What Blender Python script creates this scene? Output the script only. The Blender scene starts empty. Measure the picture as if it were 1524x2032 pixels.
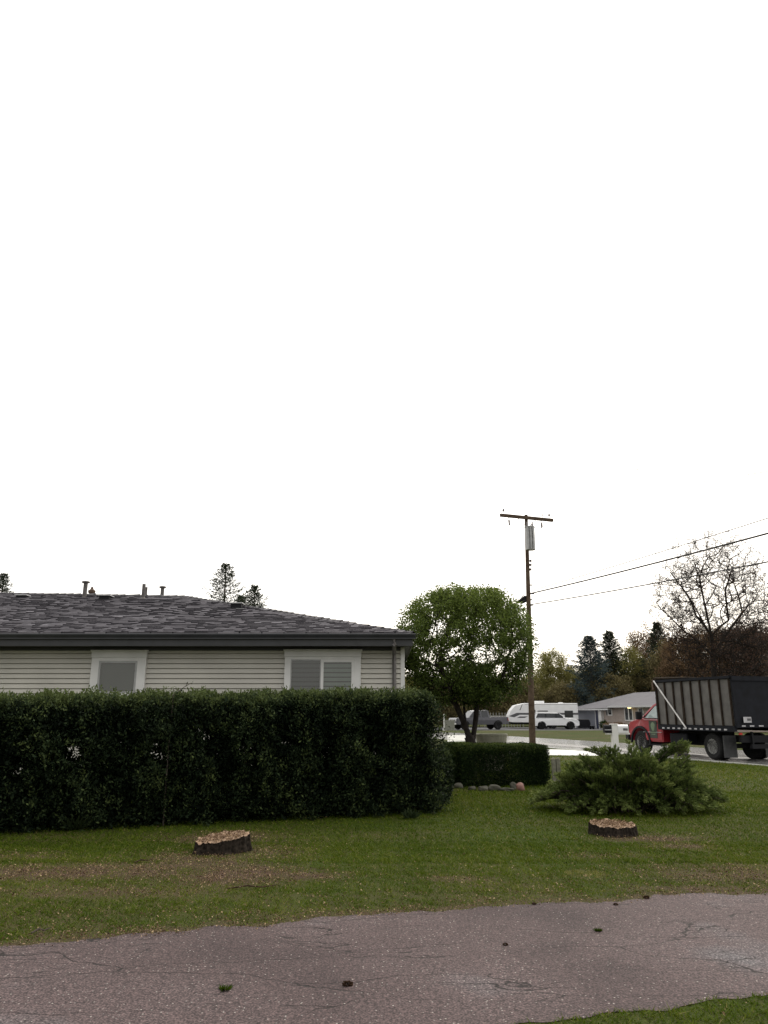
import bpy, bmesh, math, random
import numpy as np
from mathutils import Vector, Matrix
random.seed(5); RNG=np.random.default_rng(5)
C=bpy.context.scene.collection; S=bpy.context.scene
# ---------------------------------------------------------------- camera, sky, sun
FPX=1500.0; PITCH=math.radians(14.9); CAMH=1.6
cd=bpy.data.cameras.new('camera'); cam=bpy.data.objects.new('camera',cd); C.objects.link(cam)
cam.location=(0,0,CAMH); cam.rotation_euler=(math.pi/2+PITCH,0,0)
cd.sensor_fit='VERTICAL'; cd.sensor_height=24; cd.sensor_width=18; cd.lens=24*FPX/2032
cd.clip_start=.05; cd.clip_end=3000; S.camera=cam
SUN_EL=math.radians(38); SUN_ROT=math.radians(25)
w=bpy.data.worlds.new('World'); S.world=w; w.use_nodes=True; nt=w.node_tree; nt.nodes.clear()
out=nt.nodes.new('ShaderNodeOutputWorld'); sky=nt.nodes.new('ShaderNodeTexSky'); sky.sky_type='NISHITA'; sky.sun_disc=False
sky.sun_elevation=SUN_EL; sky.sun_rotation=SUN_ROT; sky.dust_density=4
b1=nt.nodes.new('ShaderNodeBackground'); b1.inputs[1].default_value=.03; nt.links.new(sky.outputs[0],b1.inputs[0])
# overcast cloud layer: bright towards the veiled sun, creamier near the horizon
tc=nt.nodes.new('ShaderNodeTexCoord'); sx=nt.nodes.new('ShaderNodeSeparateXYZ'); nt.links.new(tc.outputs['Generated'],sx.inputs[0])
dt=nt.nodes.new('ShaderNodeVectorMath'); dt.operation='DOT_PRODUCT'; nt.links.new(tc.outputs['Generated'],dt.inputs[0])
dt.inputs[1].default_value=(math.sin(SUN_ROT)*math.cos(SUN_EL),math.cos(SUN_ROT)*math.cos(SUN_EL),math.sin(SUN_EL))
mr=nt.nodes.new('ShaderNodeMapRange'); nt.links.new(dt.outputs['Value'],mr.inputs[0])
mr.inputs[1].default_value=-.7; mr.inputs[2].default_value=.9; mr.inputs[3].default_value=.62; mr.inputs[4].default_value=1.7
cr=nt.nodes.new('ShaderNodeValToRGB'); nt.links.new(sx.outputs['Z'],cr.inputs[0])
cr.color_ramp.elements[0].position=0; cr.color_ramp.elements[0].color=(.84,.79,.71,1)
cr.color_ramp.elements[1].position=.3; cr.color_ramp.elements[1].color=(.95,.925,.88,1)
b2=nt.nodes.new('ShaderNodeBackground'); nt.links.new(cr.outputs[0],b2.inputs[0]); nt.links.new(mr.outputs[0],b2.inputs[1])
ad=nt.nodes.new('ShaderNodeAddShader'); nt.links.new(b1.outputs[0],ad.inputs[0]); nt.links.new(b2.outputs[0],ad.inputs[1]); nt.links.new(ad.outputs[0],out.inputs[0])
sl=bpy.data.lights.new('sun','SUN'); sl.energy=.7; sl.angle=math.radians(25); sl.color=(1,.95,.86)
so=bpy.data.objects.new('sun',sl); C.objects.link(so)
sd=Vector((math.sin(SUN_ROT)*math.cos(SUN_EL),math.cos(SUN_ROT)*math.cos(SUN_EL),math.sin(SUN_EL)))
so.rotation_euler=sd.to_track_quat('Z','Y').to_euler(); so.location=(20,40,40)
S.view_settings.view_transform='Standard'; S.view_settings.look='None'; S.view_settings.exposure=.22; S.view_settings.gamma=1
S.render.resolution_x=768; S.render.resolution_y=1024
# ---------------------------------------------------------------- measuring helpers
def P(px,py,Y):
    u=-(py-1016)/FPX; d=Vector(((px-762)/FPX, math.cos(PITCH)-u*math.sin(PITCH), u*math.cos(PITCH)+math.sin(PITCH)))
    return Vector((0,0,CAMH))+d*(Y/d.y)
def G(px,py,z=0):
    u=-(py-1016)/FPX; d=Vector(((px-762)/FPX, math.cos(PITCH)-u*math.sin(PITCH), u*math.cos(PITCH)+math.sin(PITCH)))
    return Vector((0,0,CAMH))+d*((z-CAMH)/d.z)
# ---------------------------------------------------------------- materials
def newmat(name):
    m=bpy.data.materials.new(name); m.use_nodes=True; n=m.node_tree; b=n.nodes['Principled BSDF']; return m,n,b
def pm(name,col,rough=.6,metal=0,ns=6,na=.18,bump=0,bs=40,coat=0,spec=.5):
    m,n,b=newmat(name); t=n.nodes.new('ShaderNodeTexCoord'); x=n.nodes.new('ShaderNodeTexNoise'); x.inputs['Scale'].default_value=ns; x.inputs['Detail'].default_value=6
    n.links.new(t.outputs['Object'],x.inputs['Vector'])
    r=n.nodes.new('ShaderNodeValToRGB'); r.color_ramp.elements[0].position=.3; r.color_ramp.elements[1].position=.7
    r.color_ramp.elements[0].color=tuple(c*(1-na) for c in col)+(1,); r.color_ramp.elements[1].color=tuple(min(1,c*(1+na)) for c in col)+(1,)
    n.links.new(x.outputs[0],r.inputs[0]); n.links.new(r.outputs[0],b.inputs['Base Color'])
    b.inputs['Roughness'].default_value=rough; b.inputs['Metallic'].default_value=metal; b.inputs['Coat Weight'].default_value=coat; b.inputs['Specular IOR Level'].default_value=spec
    if bump:
        y=n.nodes.new('ShaderNodeTexNoise'); y.inputs['Scale'].default_value=bs; y.inputs['Detail'].default_value=4; n.links.new(t.outputs['Object'],y.inputs['Vector'])
        bp=n.nodes.new('ShaderNodeBump'); bp.inputs['Strength'].default_value=bump; bp.inputs['Distance'].default_value=.02; n.links.new(y.outputs[0],bp.inputs['Height']); n.links.new(bp.outputs[0],b.inputs['Normal'])
    return m
def leafmat(name,cols,rough=.6,trans=.25):
    m,n,b=newmat(name); a=n.nodes.new('ShaderNodeAttribute'); a.attribute_name='tint'
    r=n.nodes.new('ShaderNodeValToRGB'); e=r.color_ramp.elements
    e[0].position=0; e[0].color=cols[0]+(1,); e[1].position=1; e[1].color=cols[-1]+(1,)
    for i in range(1,len(cols)-1):
        q=e.new(i/(len(cols)-1)); q.color=cols[i]+(1,)
    n.links.new(a.outputs['Fac'],r.inputs[0]); n.links.new(r.outputs[0],b.inputs['Base Color']); b.inputs['Roughness'].default_value=rough; b.inputs['Specular IOR Level'].default_value=.08
    if trans:
        t=n.nodes.new('ShaderNodeBsdfTranslucent'); n.links.new(r.outputs[0],t.inputs[0]); mx=n.nodes.new('ShaderNodeMixShader'); mx.inputs[0].default_value=trans
        n.links.new(b.outputs[0],mx.inputs[1]); n.links.new(t.outputs[0],mx.inputs[2]); n.links.new(mx.outputs[0],n.nodes['Material Output'].inputs[0])
    return m
M={}
M['white']=pm('white_trim_paint',(.72,.71,.69),.45,ns=3,na=.06)
M['siding']=pm('beige_vinyl_siding',(.58,.555,.495),.5,ns=1.3,na=.09,bump=.1,bs=60)
M['gutter']=pm('dark_bronze_gutter',(.035,.036,.04),.4,ns=4,na=.2)
M['soffit']=pm('dark_soffit',(.05,.05,.052),.6)
M['pipe']=pm('weathered_pipe_metal',(.10,.09,.085),.7,ns=9,na=.3)
M['rust']=pm('rusty_cap',(.09,.055,.035),.8,ns=20,na=.4)
M['vent']=pm('grey_vent_metal',(.5,.5,.5),.5,ns=8,na=.15)
M['black']=pm('matte_black',(.007,.007,.009),.7,spec=.25,ns=5,na=.3)
M['screen']=pm('window_screen',(.065,.068,.064),.7,ns=3,na=.08)
M['blind']=pm('window_blind',(.19,.215,.195),.6,ns=3,na=.06)
M['blind_dark']=pm('shaded_blind',(.075,.08,.085),.6,ns=3,na=.08)  # darker grey slats of the left slider pane
M['wood_pole']=pm('weathered_pole_wood',(.085,.060,.042),.85,ns=7,na=.35,bump=.4,bs=25,spec=.12)
M['grey_wood']=pm('grey_post_wood',(.16,.155,.12),.85,ns=10,na=.3,bump=.4,bs=30,spec=.12)
M['steel']=pm('galvanised_steel',(.36,.36,.355),.45,.3,ns=5,na=.12)
M['wire']=pm('cable_rubber',(.02,.018,.017),.6)
M['insul']=pm('porcelain_insulator',(.12,.10,.10),.3)
M['bark']=pm('dark_tree_bark',(.028,.023,.020),.9,ns=12,na=.35,bump=.7,bs=18,spec=.12)
M['bark2']=pm('grey_tree_bark',(.085,.07,.058),.9,ns=5,na=.3,bump=.4,bs=10,spec=.12)
M['stone']=pm('field_stone',(.085,.083,.065),.85,ns=8,na=.3,bump=.5,bs=14,spec=.12)
M['pinkstone']=pm('pink_granite',(.20,.10,.08),.8,ns=12,na=.3,bump=.4,bs=14)
M['tub']=pm('weathered_concrete_tub',(.24,.23,.18),.8,ns=5,na=.2,bump=.3,bs=20)
M['red']=pm('red_truck_paint',(.27,.007,.016),.4,ns=3,na=.2,coat=.25)
M['chrome']=pm('chrome_trim',(.6,.6,.6),.25,.9)
M['tyre']=pm('tyre_rubber',(.016,.016,.016),.9,ns=12,na=.3,spec=.2)
M['rim']=pm('dusty_steel_rim',(.26,.26,.25),.45,.3,ns=12,na=.3)
M['darkrim']=pm('dark_alloy_rim',(.06,.06,.065),.4,.4)
M['bedside']=pm('weathered_grey_wood_boards',(.12,.112,.105),.8,ns=2.5,na=.25,bump=.3,bs=20)
M['darksteel']=pm('black_painted_steel',(.006,.007,.011),.7,spec=.2,ns=4,na=.4)
M['tarp']=pm('dark_rolled_tarp',(.03,.022,.016),.9,ns=8,na=.4,bump=.6,bs=10,spec=.12)
M['flap']=pm('grey_mudflap_rubber',(.045,.046,.048),.55,ns=6,na=.3)
M['alu']=pm('bare_aluminium',(.62,.60,.58),.4,.3)
M['decal']=pm('dark_green_door_decal',(.02,.028,.018),.5)
M['decal2']=pm('pale_green_decal_print',(.13,.19,.11),.5)
M['carwhite']=pm('white_car_paint',(.8,.8,.82),.3,ns=2,na=.03,coat=.7)
M['rvwhite']=pm('white_caravan_panel',(.78,.78,.78),.4,ns=2,na=.04)
M['carglass']=pm('tinted_car_glass',(.02,.022,.025),.08,ns=2,na=.1)
M['cargrey']=pm('slate_grey_car_paint',(.06,.06,.075),.35,ns=3,na=.12,coat=.5)
M['lamp_red']=pm('red_lamp_lens',(.35,.01,.01),.2)
M['lamp_clear']=pm('clear_lamp_lens',(.6,.6,.6),.15)
M['stripe']=pm('grey_caravan_stripe',(.08,.08,.085),.5)
M['farroof']=pm('grey_far_shingles',(.11,.105,.115),.85,ns=1.5,na=.12)
M['garage']=pm('blue_grey_garage_door',(.24,.25,.29),.6,ns=1,na=.06)
M['bluedoor']=pm('navy_blue_door',(.035,.04,.08),.5)
M['plate']=pm('licence_plate_metal',(.45,.44,.46),.4)
M['deadwood']=pm('dead_brown_debris',(.05,.032,.02),.9,ns=30,na=.5,spec=.12)
M['fence']=pm('pale_fence_paint',(.22,.22,.19),.7)
def windshield():
    m,n,b=newmat('clear_cab_glass'); b.inputs['Base Color'].default_value=(.25,.31,.30,1); b.inputs['Roughness'].default_value=.08
    x=n.nodes.new('ShaderNodeTexNoise'); x.inputs['Scale'].default_value=2.5; r=n.nodes.new('ShaderNodeValToRGB'); r.color_ramp.elements[0].color=(.16,.2,.2,1); r.color_ramp.elements[1].color=(.42,.5,.48,1)
    n.links.new(x.outputs[0],r.inputs[0]); n.links.new(r.outputs[0],b.inputs['Base Color']); return m
M['cabglass']=windshield()
def paneglass():
    m,n,b=newmat('window_pane_glass'); t=n.nodes.new('ShaderNodeBsdfTransparent'); t.inputs[0].default_value=(.85,.9,.88,1)
    g=n.nodes.new('ShaderNodeBsdfGlossy'); g.inputs['Roughness'].default_value=.03; x=n.nodes.new('ShaderNodeMixShader'); x.inputs[0].default_value=.12
    nz=n.nodes.new('ShaderNodeTexNoise'); nz.inputs['Scale'].default_value=1.5; bp=n.nodes.new('ShaderNodeBump'); bp.inputs['Strength'].default_value=.03; n.links.new(nz.outputs[0],bp.inputs['Height']); n.links.new(bp.outputs[0],g.inputs['Normal'])
    n.links.new(t.outputs[0],x.inputs[1]); n.links.new(g.outputs[0],x.inputs[2]); n.links.new(x.outputs[0],n.nodes['Material Output'].inputs[0]); return m
M['pane']=paneglass()
def lampmat():
    m,n,b=newmat('lit_porch_bulb'); b.inputs['Emission Color'].default_value=(1,.75,.32,1); b.inputs['Emission Strength'].default_value=2.2; b.inputs['Base Color'].default_value=(.8,.7,.4,1); return m
M['lit']=lampmat()
def brickmat(name,c1,c2,mortar,scale,bw,rh,bump=.5,axis='XZ',msize=.02,nz=0.,rough=.85):
    m,n,b=newmat(name); t=n.nodes.new('ShaderNodeTexCoord'); s=n.nodes.new('ShaderNodeSeparateXYZ'); c=n.nodes.new('ShaderNodeCombineXYZ')
    n.links.new(t.outputs['Object'],s.inputs[0]); n.links.new(s.outputs[axis[0]],c.inputs[0]); n.links.new(s.outputs[axis[1]],c.inputs[1])
    k=n.nodes.new('ShaderNodeTexBrick'); k.inputs['Scale'].default_value=scale; k.inputs['Brick Width'].default_value=bw; k.inputs['Row Height'].default_value=rh; k.inputs['Mortar Size'].default_value=msize
    k.inputs['Color1'].default_value=c1+(1,); k.inputs['Color2'].default_value=c2+(1,); k.inputs['Mortar'].default_value=mortar+(1,); k.inputs['Bias'].default_value=0
    n.links.new(c.outputs[0],k.inputs[0])
    x=n.nodes.new('ShaderNodeTexNoise'); x.inputs['Scale'].default_value=2.2; x.inputs['Detail'].default_value=8; n.links.new(t.outputs['Object'],x.inputs[0])
    mm=n.nodes.new('ShaderNodeMapRange'); mm.inputs[1].default_value=.3; mm.inputs[2].default_value=.7; mm.inputs[3].default_value=1-nz; mm.inputs[4].default_value=1+nz; n.links.new(x.outputs[0],mm.inputs[0])
    v=n.nodes.new('ShaderNodeVectorMath'); v.operation='SCALE'; n.links.new(k.outputs[0],v.inputs[0]); n.links.new(mm.outputs[0],v.inputs[3]); n.links.new(v.outputs[0],b.inputs['Base Color'])
    bp=n.nodes.new('ShaderNodeBump'); bp.inputs['Strength'].default_value=bump; bp.inputs['Distance'].default_value=.02; n.links.new(k.outputs[0],bp.inputs['Height']); n.links.new(bp.outputs[0],b.inputs['Normal']); b.inputs['Roughness'].default_value=rough
    return m
M['shingle']=brickmat('charcoal_asphalt_shingles',(.030,.027,.031),(.150,.140,.150),(.012,.011,.013),1,.45,.150,1.,'XY',.018,.35)
M['shingle_side']=brickmat('charcoal_asphalt_shingles_side',(.030,.027,.031),(.150,.140,.150),(.012,.011,.013),1,.45,.150,1.,'YX',.012,.35)
M['brick']=brickmat('tan_brick',(.30,.235,.20),(.36,.29,.25),(.34,.31,.28),1,.22,.075,.3,'XZ',.01,.1)
def groundmat():
    m,n,b=newmat('lawn_soil'); a=n.nodes.new('ShaderNodeAttribute'); a.attribute_name='litter'; g=n.nodes.new('ShaderNodeNewGeometry')
    def noise(s,d=8):
        x=n.nodes.new('ShaderNodeTexNoise'); x.inputs['Scale'].default_value=s; x.inputs['Detail'].default_value=d; n.links.new(g.outputs['Position'],x.inputs[0]); return x.outputs[0]
    def ramp(src,p0,c0,p1,c1):
        r=n.nodes.new('ShaderNodeValToRGB'); e=r.color_ramp.elements; e[0].position=p0; e[0].color=c0+(1,); e[1].position=p1; e[1].color=c1+(1,); n.links.new(src,r.inputs[0]); return r.outputs[0]
    def mix(f,a_,b_,mode='MIX'):
        x=n.nodes.new('ShaderNodeMixRGB'); x.blend_type=mode; 
        if isinstance(f,float): x.inputs[0].default_value=f
        else: n.links.new(f,x.inputs[0])
        n.links.new(a_,x.inputs[1]); n.links.new(b_,x.inputs[2]); return x.outputs[0]
    grass=mix(ramp(noise(.35),.4,(0,0,0),.62,(1,1,1)), ramp(noise(60,3),.3,(.012,.018,.003),.7,(.062,.092,.010)), ramp(noise(45,3),.3,(.025,.023,.008),.7,(.10,.095,.026)))
    soil=ramp(noise(70,4),.35,(.020,.013,.009),.7,(.15,.095,.065))
    # ragged edge on the litter mask
    ma=n.nodes.new('ShaderNodeMath'); ma.operation='MULTIPLY_ADD'; n.links.new(noise(5),ma.inputs[0]); ma.inputs[1].default_value=1.2; 
    mb=n.nodes.new('ShaderNodeMath'); mb.operation='ADD'; mb.inputs[1].default_value=-.6; n.links.new(a.outputs['Fac'],mb.inputs[0]); n.links.new(mb.outputs[0],ma.inputs[2]); ma.use_clamp=True
    n.links.new(mix(ma.outputs[0],grass,soil),b.inputs['Base Color']); b.inputs['Roughness'].default_value=.95; b.inputs['Specular IOR Level'].default_value=.1
    bp=n.nodes.new('ShaderNodeBump'); bp.inputs['Strength'].default_value=.8; bp.inputs['Distance'].default_value=.03; n.links.new(noise(50,4),bp.inputs['Height']); n.links.new(bp.outputs[0],b.inputs['Normal'])
    return m
M['ground']=groundmat()
def asphaltmat():
    m,n,b=newmat('aged_cracked_asphalt'); g=n.nodes.new('ShaderNodeNewGeometry')
    def noise(s,d=6,vec=None):
        x=n.nodes.new('ShaderNodeTexNoise'); x.inputs['Scale'].default_value=s; x.inputs['Detail'].default_value=d; n.links.new(vec or g.outputs['Position'],x.inputs[0]); return x
    def ramp(src,*st):
        r=n.nodes.new('ShaderNodeValToRGB'); e=r.color_ramp.elements; e[0].position=st[0][0]; e[0].color=st[0][1]+(1,); e[1].position=st[-1][0]; e[1].color=st[-1][1]+(1,)
        for p,c in st[1:-1]: q=e.new(p); q.color=c+(1,)
        n.links.new(src,r.inputs[0]); return r.outputs[0]
    def mix(f,a_,b_,mode='MIX'):
        x=n.nodes.new('ShaderNodeMixRGB'); x.blend_type=mode
        if isinstance(f,float): x.inputs[0].default_value=f
        else: n.links.new(f,x.inputs[0])
        n.links.new(a_,x.inputs[1]); n.links.new(b_,x.inputs[2]); return x.outputs[0]
    base=ramp(noise(.55,9).outputs[0],(.34,(.038,.026,.026)),(.46,(.064,.045,.044)),(.58,(.082,.060,.059)),(.70,(.10,.093,.097)))
    base=mix(.8,base,ramp(noise(85,5).outputs[0],(.36,(.25,.24,.24)),(.5,(.92,.90,.90)),(.64,(2.2,2.1,2.05))),'MULTIPLY')
    # pale aggregate
    v=n.nodes.new('ShaderNodeTexVoronoi'); v.inputs['Scale'].default_value=32; n.links.new(g.outputs['Position'],v.inputs[0])
    sp=ramp(v.outputs['Distance'],(.13,(1,1,1)),(.20,(0,0,0))); sc=n.nodes.new('ShaderNodeSeparateColor'); n.links.new(v.outputs['Color'],sc.inputs[0])
    keep=ramp(sc.outputs[0],(.50,(0,0,0)),(.54,(1,1,1))); spk=mix(1.,sp,keep,'MULTIPLY')
    base=mix(spk,base,ramp(sc.outputs[1],(0.,(.2,.18,.17)),(1.,(.42,.38,.34))))
    # cracks along noise-warped cell edges, only in part of the surface
    wv=n.nodes.new('ShaderNodeVectorMath'); wv.operation='MULTIPLY_ADD'; n.links.new(noise(1.6,5).outputs['Color'],wv.inputs[0]); wv.inputs[1].default_value=(.45,.55,0); 
    mp=n.nodes.new('ShaderNodeMapping'); mp.inputs['Scale'].default_value=(.33,1.5,1); mp.inputs['Rotation'].default_value=(0,0,.2); n.links.new(g.outputs['Position'],mp.inputs[0]); n.links.new(mp.outputs[0],wv.inputs[2])
    def cracks(scale,width,keeplo,ks):
        c=n.nodes.new('ShaderNodeTexVoronoi'); c.feature='DISTANCE_TO_EDGE'; c.inputs['Scale'].default_value=scale; n.links.new(wv.outputs[0],c.inputs[0])
        k=ramp(c.outputs['Distance'],(width*.35,(1,1,1)),(width,(0,0,0))); return mix(1.,k,ramp(noise(ks,4).outputs[0],(keeplo,(0,0,0)),(keeplo+.07,(1,1,1))),'MULTIPLY')
    cr1=cracks(1.1,.008,.47,.7); cr2=cracks(5.,.020,.52,1.1); ck=mix(1.,cr1,cr2,'ADD')
    dark=ramp(noise(30).outputs[0],(.3,(.008,.006,.006)),(.7,(.02,.015,.013)))
    base=mix(ck,base,dark)
    n.links.new(base,b.inputs['Base Color']); b.inputs['Roughness'].default_value=.8; b.inputs['Specular IOR Level'].default_value=.2
    h=mix(1.,mix(.5,noise(120,3).outputs[0],spk,'ADD'),ck,'SUBTRACT')
    bp=n.nodes.new('ShaderNodeBump'); bp.inputs['Strength'].default_value=.55; bp.inputs['Distance'].default_value=.008; n.links.new(h,bp.inputs['Height']); n.links.new(bp.outputs[0],b.inputs['Normal'])
    return m
M['asphalt']=asphaltmat()
M['road']=pm('wet_concrete_road',(.20,.20,.19),.16,ns=.5,na=.25,spec=.8)
M['walk']=pm('wet_pale_concrete',(.5,.5,.48),.28,ns=1,na=.1,spec=.8)
M['patch']=pm('dark_tarred_strip',(.09,.085,.08),.55,ns=2,na=.3)
M['kerb']=pm('kerb_concrete',(.42,.42,.38),.7,ns=3,na=.15)
M['drive']=pm('far_drive_asphalt',(.05,.05,.055),.8,ns=1,na=.2)
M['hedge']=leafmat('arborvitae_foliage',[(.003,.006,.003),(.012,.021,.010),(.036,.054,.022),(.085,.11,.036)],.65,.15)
M['hedge2']=leafmat('clipped_shrub_foliage',[(.005,.012,.004),(.018,.036,.009),(.075,.10,.024)],.6,.12)
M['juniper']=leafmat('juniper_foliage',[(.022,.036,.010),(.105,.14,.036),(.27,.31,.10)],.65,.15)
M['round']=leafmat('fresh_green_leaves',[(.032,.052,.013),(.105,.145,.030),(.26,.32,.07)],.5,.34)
M['spruce']=leafmat('spruce_needles',[(0.0182, 0.026, 0.0182), (0.039, 0.052, 0.0325), (0.065, 0.0754, 0.0442)],.7,.1)
M['bluespruce']=leafmat('blue_spruce_needles',[(0.03, 0.045, 0.045), (0.0525, 0.075, 0.075), (0.0825, 0.108, 0.099)],.7,.1)
M['olive']=leafmat('young_olive_leaves',[(0.1144, 0.104, 0.0374), (0.208, 0.1976, 0.0624), (0.312, 0.2912, 0.104)],.6,.3)  # olive, rust, maroon and woods ramps are brightened for a haze-like look
M['rustleaf']=leafmat('rust_brown_buds',[(0.0715, 0.0442, 0.0234), (0.156, 0.1014, 0.0546), (0.247, 0.169, 0.0975)],.6,.3)
M['maroon']=leafmat('maroon_brown_buds',[(0.0504, 0.036, 0.0288), (0.108, 0.0744, 0.06), (0.18, 0.1296, 0.102)],.6,.25)
M['bud']=leafmat('red_spring_buds',[(.08,.04,.03),(.15,.075,.05),(.2,.13,.07)],.6,.3)
M['woods']=leafmat('distant_wood_foliage',[(0.0851, 0.0632, 0.034), (0.158, 0.1337, 0.0607), (0.2187, 0.1944, 0.0851)],.7,.2)
M['grass']=leafmat('grass_blades',[(.018,.036,.002),(.056,.094,.005),(.125,.152,.014),(.29,.23,.10)],.6,.3)
M['chips']=leafmat('wood_chip_litter',[(.035,.020,.012),(.11,.065,.038),(.28,.19,.11),(.5,.37,.22)],.85,0)
# ---------------------------------------------------------------- mesh helpers
class MB:
    def __init__(s): s.v=[]; s.f=[]
    def add(s,vs,fs):
        o=len(s.v); s.v+= [tuple(v) for v in vs]; s.f+=[tuple(i+o for i in f) for f in fs]; return s
    def box(s,x0,x1,y0,y1,z0,z1):
        return s.add([(x0,y0,z0),(x1,y0,z0),(x1,y1,z0),(x0,y1,z0),(x0,y0,z1),(x1,y0,z1),(x1,y1,z1),(x0,y1,z1)],[(0,3,2,1),(4,5,6,7),(0,1,5,4),(1,2,6,5),(2,3,7,6),(3,0,4,7)])
    def quad(s,*p): return s.add(p,[tuple(range(len(p)))])
    def tube(s,pts,r,n=8,cap=True):
        pts=[Vector(p) for p in pts]; rs=r if isinstance(r,(list,tuple)) else [r]*len(pts); rings=[]; o=len(s.v)
        for i,p in enumerate(pts):
            t=(pts[min(i+1,len(pts)-1)]-pts[max(i-1,0)]).normalized(); a=Vector((0,0,1)) if abs(t.z)<.9 else Vector((1,0,0)); u=t.cross(a).normalized(); w_=t.cross(u)
            for k in range(n):
                q=p+(u*math.cos(2*math.pi*k/n)+w_*math.sin(2*math.pi*k/n))*rs[i]; s.v.append(tuple(q))
        for i in range(len(pts)-1):
            for k in range(n): s.f.append((o+i*n+k,o+i*n+(k+1)%n,o+(i+1)*n+(k+1)%n,o+(i+1)*n+k))
        if cap: s.f.append(tuple(o+k for k in range(n))[::-1]); s.f.append(tuple(o+(len(pts)-1)*n+k for k in range(n)))
        return s
    def prism(s,poly,w0,w1,axis='y'):   # poly of (x,z); extruded along y
        n=len(poly); a=[(x,w0,z) for x,z in poly]+[(x,w1,z) for x,z in poly]
        return s.add(a,[tuple(range(n)),tuple(range(2*n-1,n-1,-1))]+[(i,i+n,(i+1)%n+n,(i+1)%n) for i in range(n)])
    def lathe(s,prof,n=20,c=(0,0,0),axis='z'):   # prof (r,h)
        o=len(s.v)
        for r,h in prof:
            for k in range(n):
                a=2*math.pi*k/n; x,y,z=r*math.cos(a),r*math.sin(a),h
                if axis=='y': x,y,z=x,h,y
                s.v.append((c[0]+x,c[1]+y,c[2]+z))
        for i in range(len(prof)-1):
            for k in range(n): s.f.append((o+i*n+k,o+i*n+(k+1)%n,o+(i+1)*n+(k+1)%n,o+(i+1)*n+k))
        s.f.append(tuple(o+k for k in range(n))[::-1]); s.f.append(tuple(o+(len(prof)-1)*n+k for k in range(n)))
        return s
    def build(s,name,mat,parent=None,smooth=False,bevel=0,loc=None,rot=None):
        me=bpy.data.meshes.new(name); me.from_pydata(s.v,[],s.f); me.update(); bm=bmesh.new(); bm.from_mesh(me); bmesh.ops.recalc_face_normals(bm,faces=bm.faces); bm.to_mesh(me); bm.free()
        for q in (mat if isinstance(mat,list) else [mat]): me.materials.append(q)
        if smooth: me.shade_smooth()
        o=bpy.data.objects.new(name,me); C.objects.link(o); o.parent=parent
        if loc is not None: o.location=loc
        if rot is not None: o.rotation_euler=rot
        if bevel:
            b=o.modifiers.new('bevel','BEVEL'); b.width=bevel; b.segments=2; b.limit_method='ANGLE'; b.angle_limit=math.radians(35)
        return o
def tag(o,label=None,cat=None,group=None,kind=None):
    if label: o['label']=label
    if cat: o['category']=cat
    if group: o['group']=group
    if kind: o['kind']=kind
    return o
def thing(name,label,cat,loc=(0,0,0),rz=0,group=None):
    o=bpy.data.objects.new(name,None); C.objects.link(o); o.location=loc; o.rotation_euler=(0,0,rz); o.empty_display_size=.3; return tag(o,label,cat,group)
def leaves(name,Pt,size,asp,tint,mat,parent=None,dirs=None,updir=0.,rng=RNG,upn=0.):
    """one mesh of many small kite-shaped leaves; size and tint per leaf"""
    n=len(Pt); size=np.broadcast_to(size,(n,)); 
    d=rng.normal(size=(n,3)) if dirs is None else dirs+rng.normal(size=(n,3))*.25
    d[:,2]+=updir; d/=np.linalg.norm(d,axis=1,keepdims=True)+1e-9
    r=rng.normal(size=(n,3)); r-= d*(r*d).sum(1,keepdims=True)
    if upn: 
        up=np.cross(d,np.array([0,0,1.])); r=r*(1-upn)+up*upn*np.sign(rng.random((n,1))-.5)*1.5
    r/=np.linalg.norm(r,axis=1,keepdims=True)+1e-9
    L=size[:,None]; W=L*asp
    V=np.empty((n,4,3)); V[:,0]=Pt; V[:,1]=Pt+d*L*.5+r*W*.5; V[:,2]=Pt+d*L; V[:,3]=Pt+d*L*.5-r*W*.5
    nn=np.cross(d,r); V[:,2]+=nn*L*.15
    me=bpy.data.meshes.new(name); me.vertices.add(4*n); me.vertices.foreach_set('co',V.astype(np.float32).ravel())
    me.loops.add(4*n); me.loops.foreach_set('vertex_index',np.arange(4*n,dtype=np.int32)); me.polygons.add(n); me.polygons.foreach_set('loop_start',np.arange(0,4*n,4,dtype=np.int32)); me.update(calc_edges=True)
    at=me.attributes.new('tint','FLOAT','POINT'); at.data.foreach_set('value',np.repeat(np.clip(tint,0,1).astype(np.float32),4))
    me.materials.append(mat); o=bpy.data.objects.new(name,me); C.objects.link(o); o.parent=parent; return o
def wob(x,y,z,s=1.,seed=0.):
    return (np.sin(x*1.7*s+y*2.3*s+seed)+np.sin(y*1.3*s-z*2.9*s+1.3*seed+1)+np.sin(z*2.1*s+x*3.1*s+.7*seed+2)+np.sin(x*5.3*s-z*4.1*s+seed)*.6+np.sin(y*6.1*s+z*5.7*s+x*2.2*s+2.1*seed)*.6)/4.2
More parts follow.
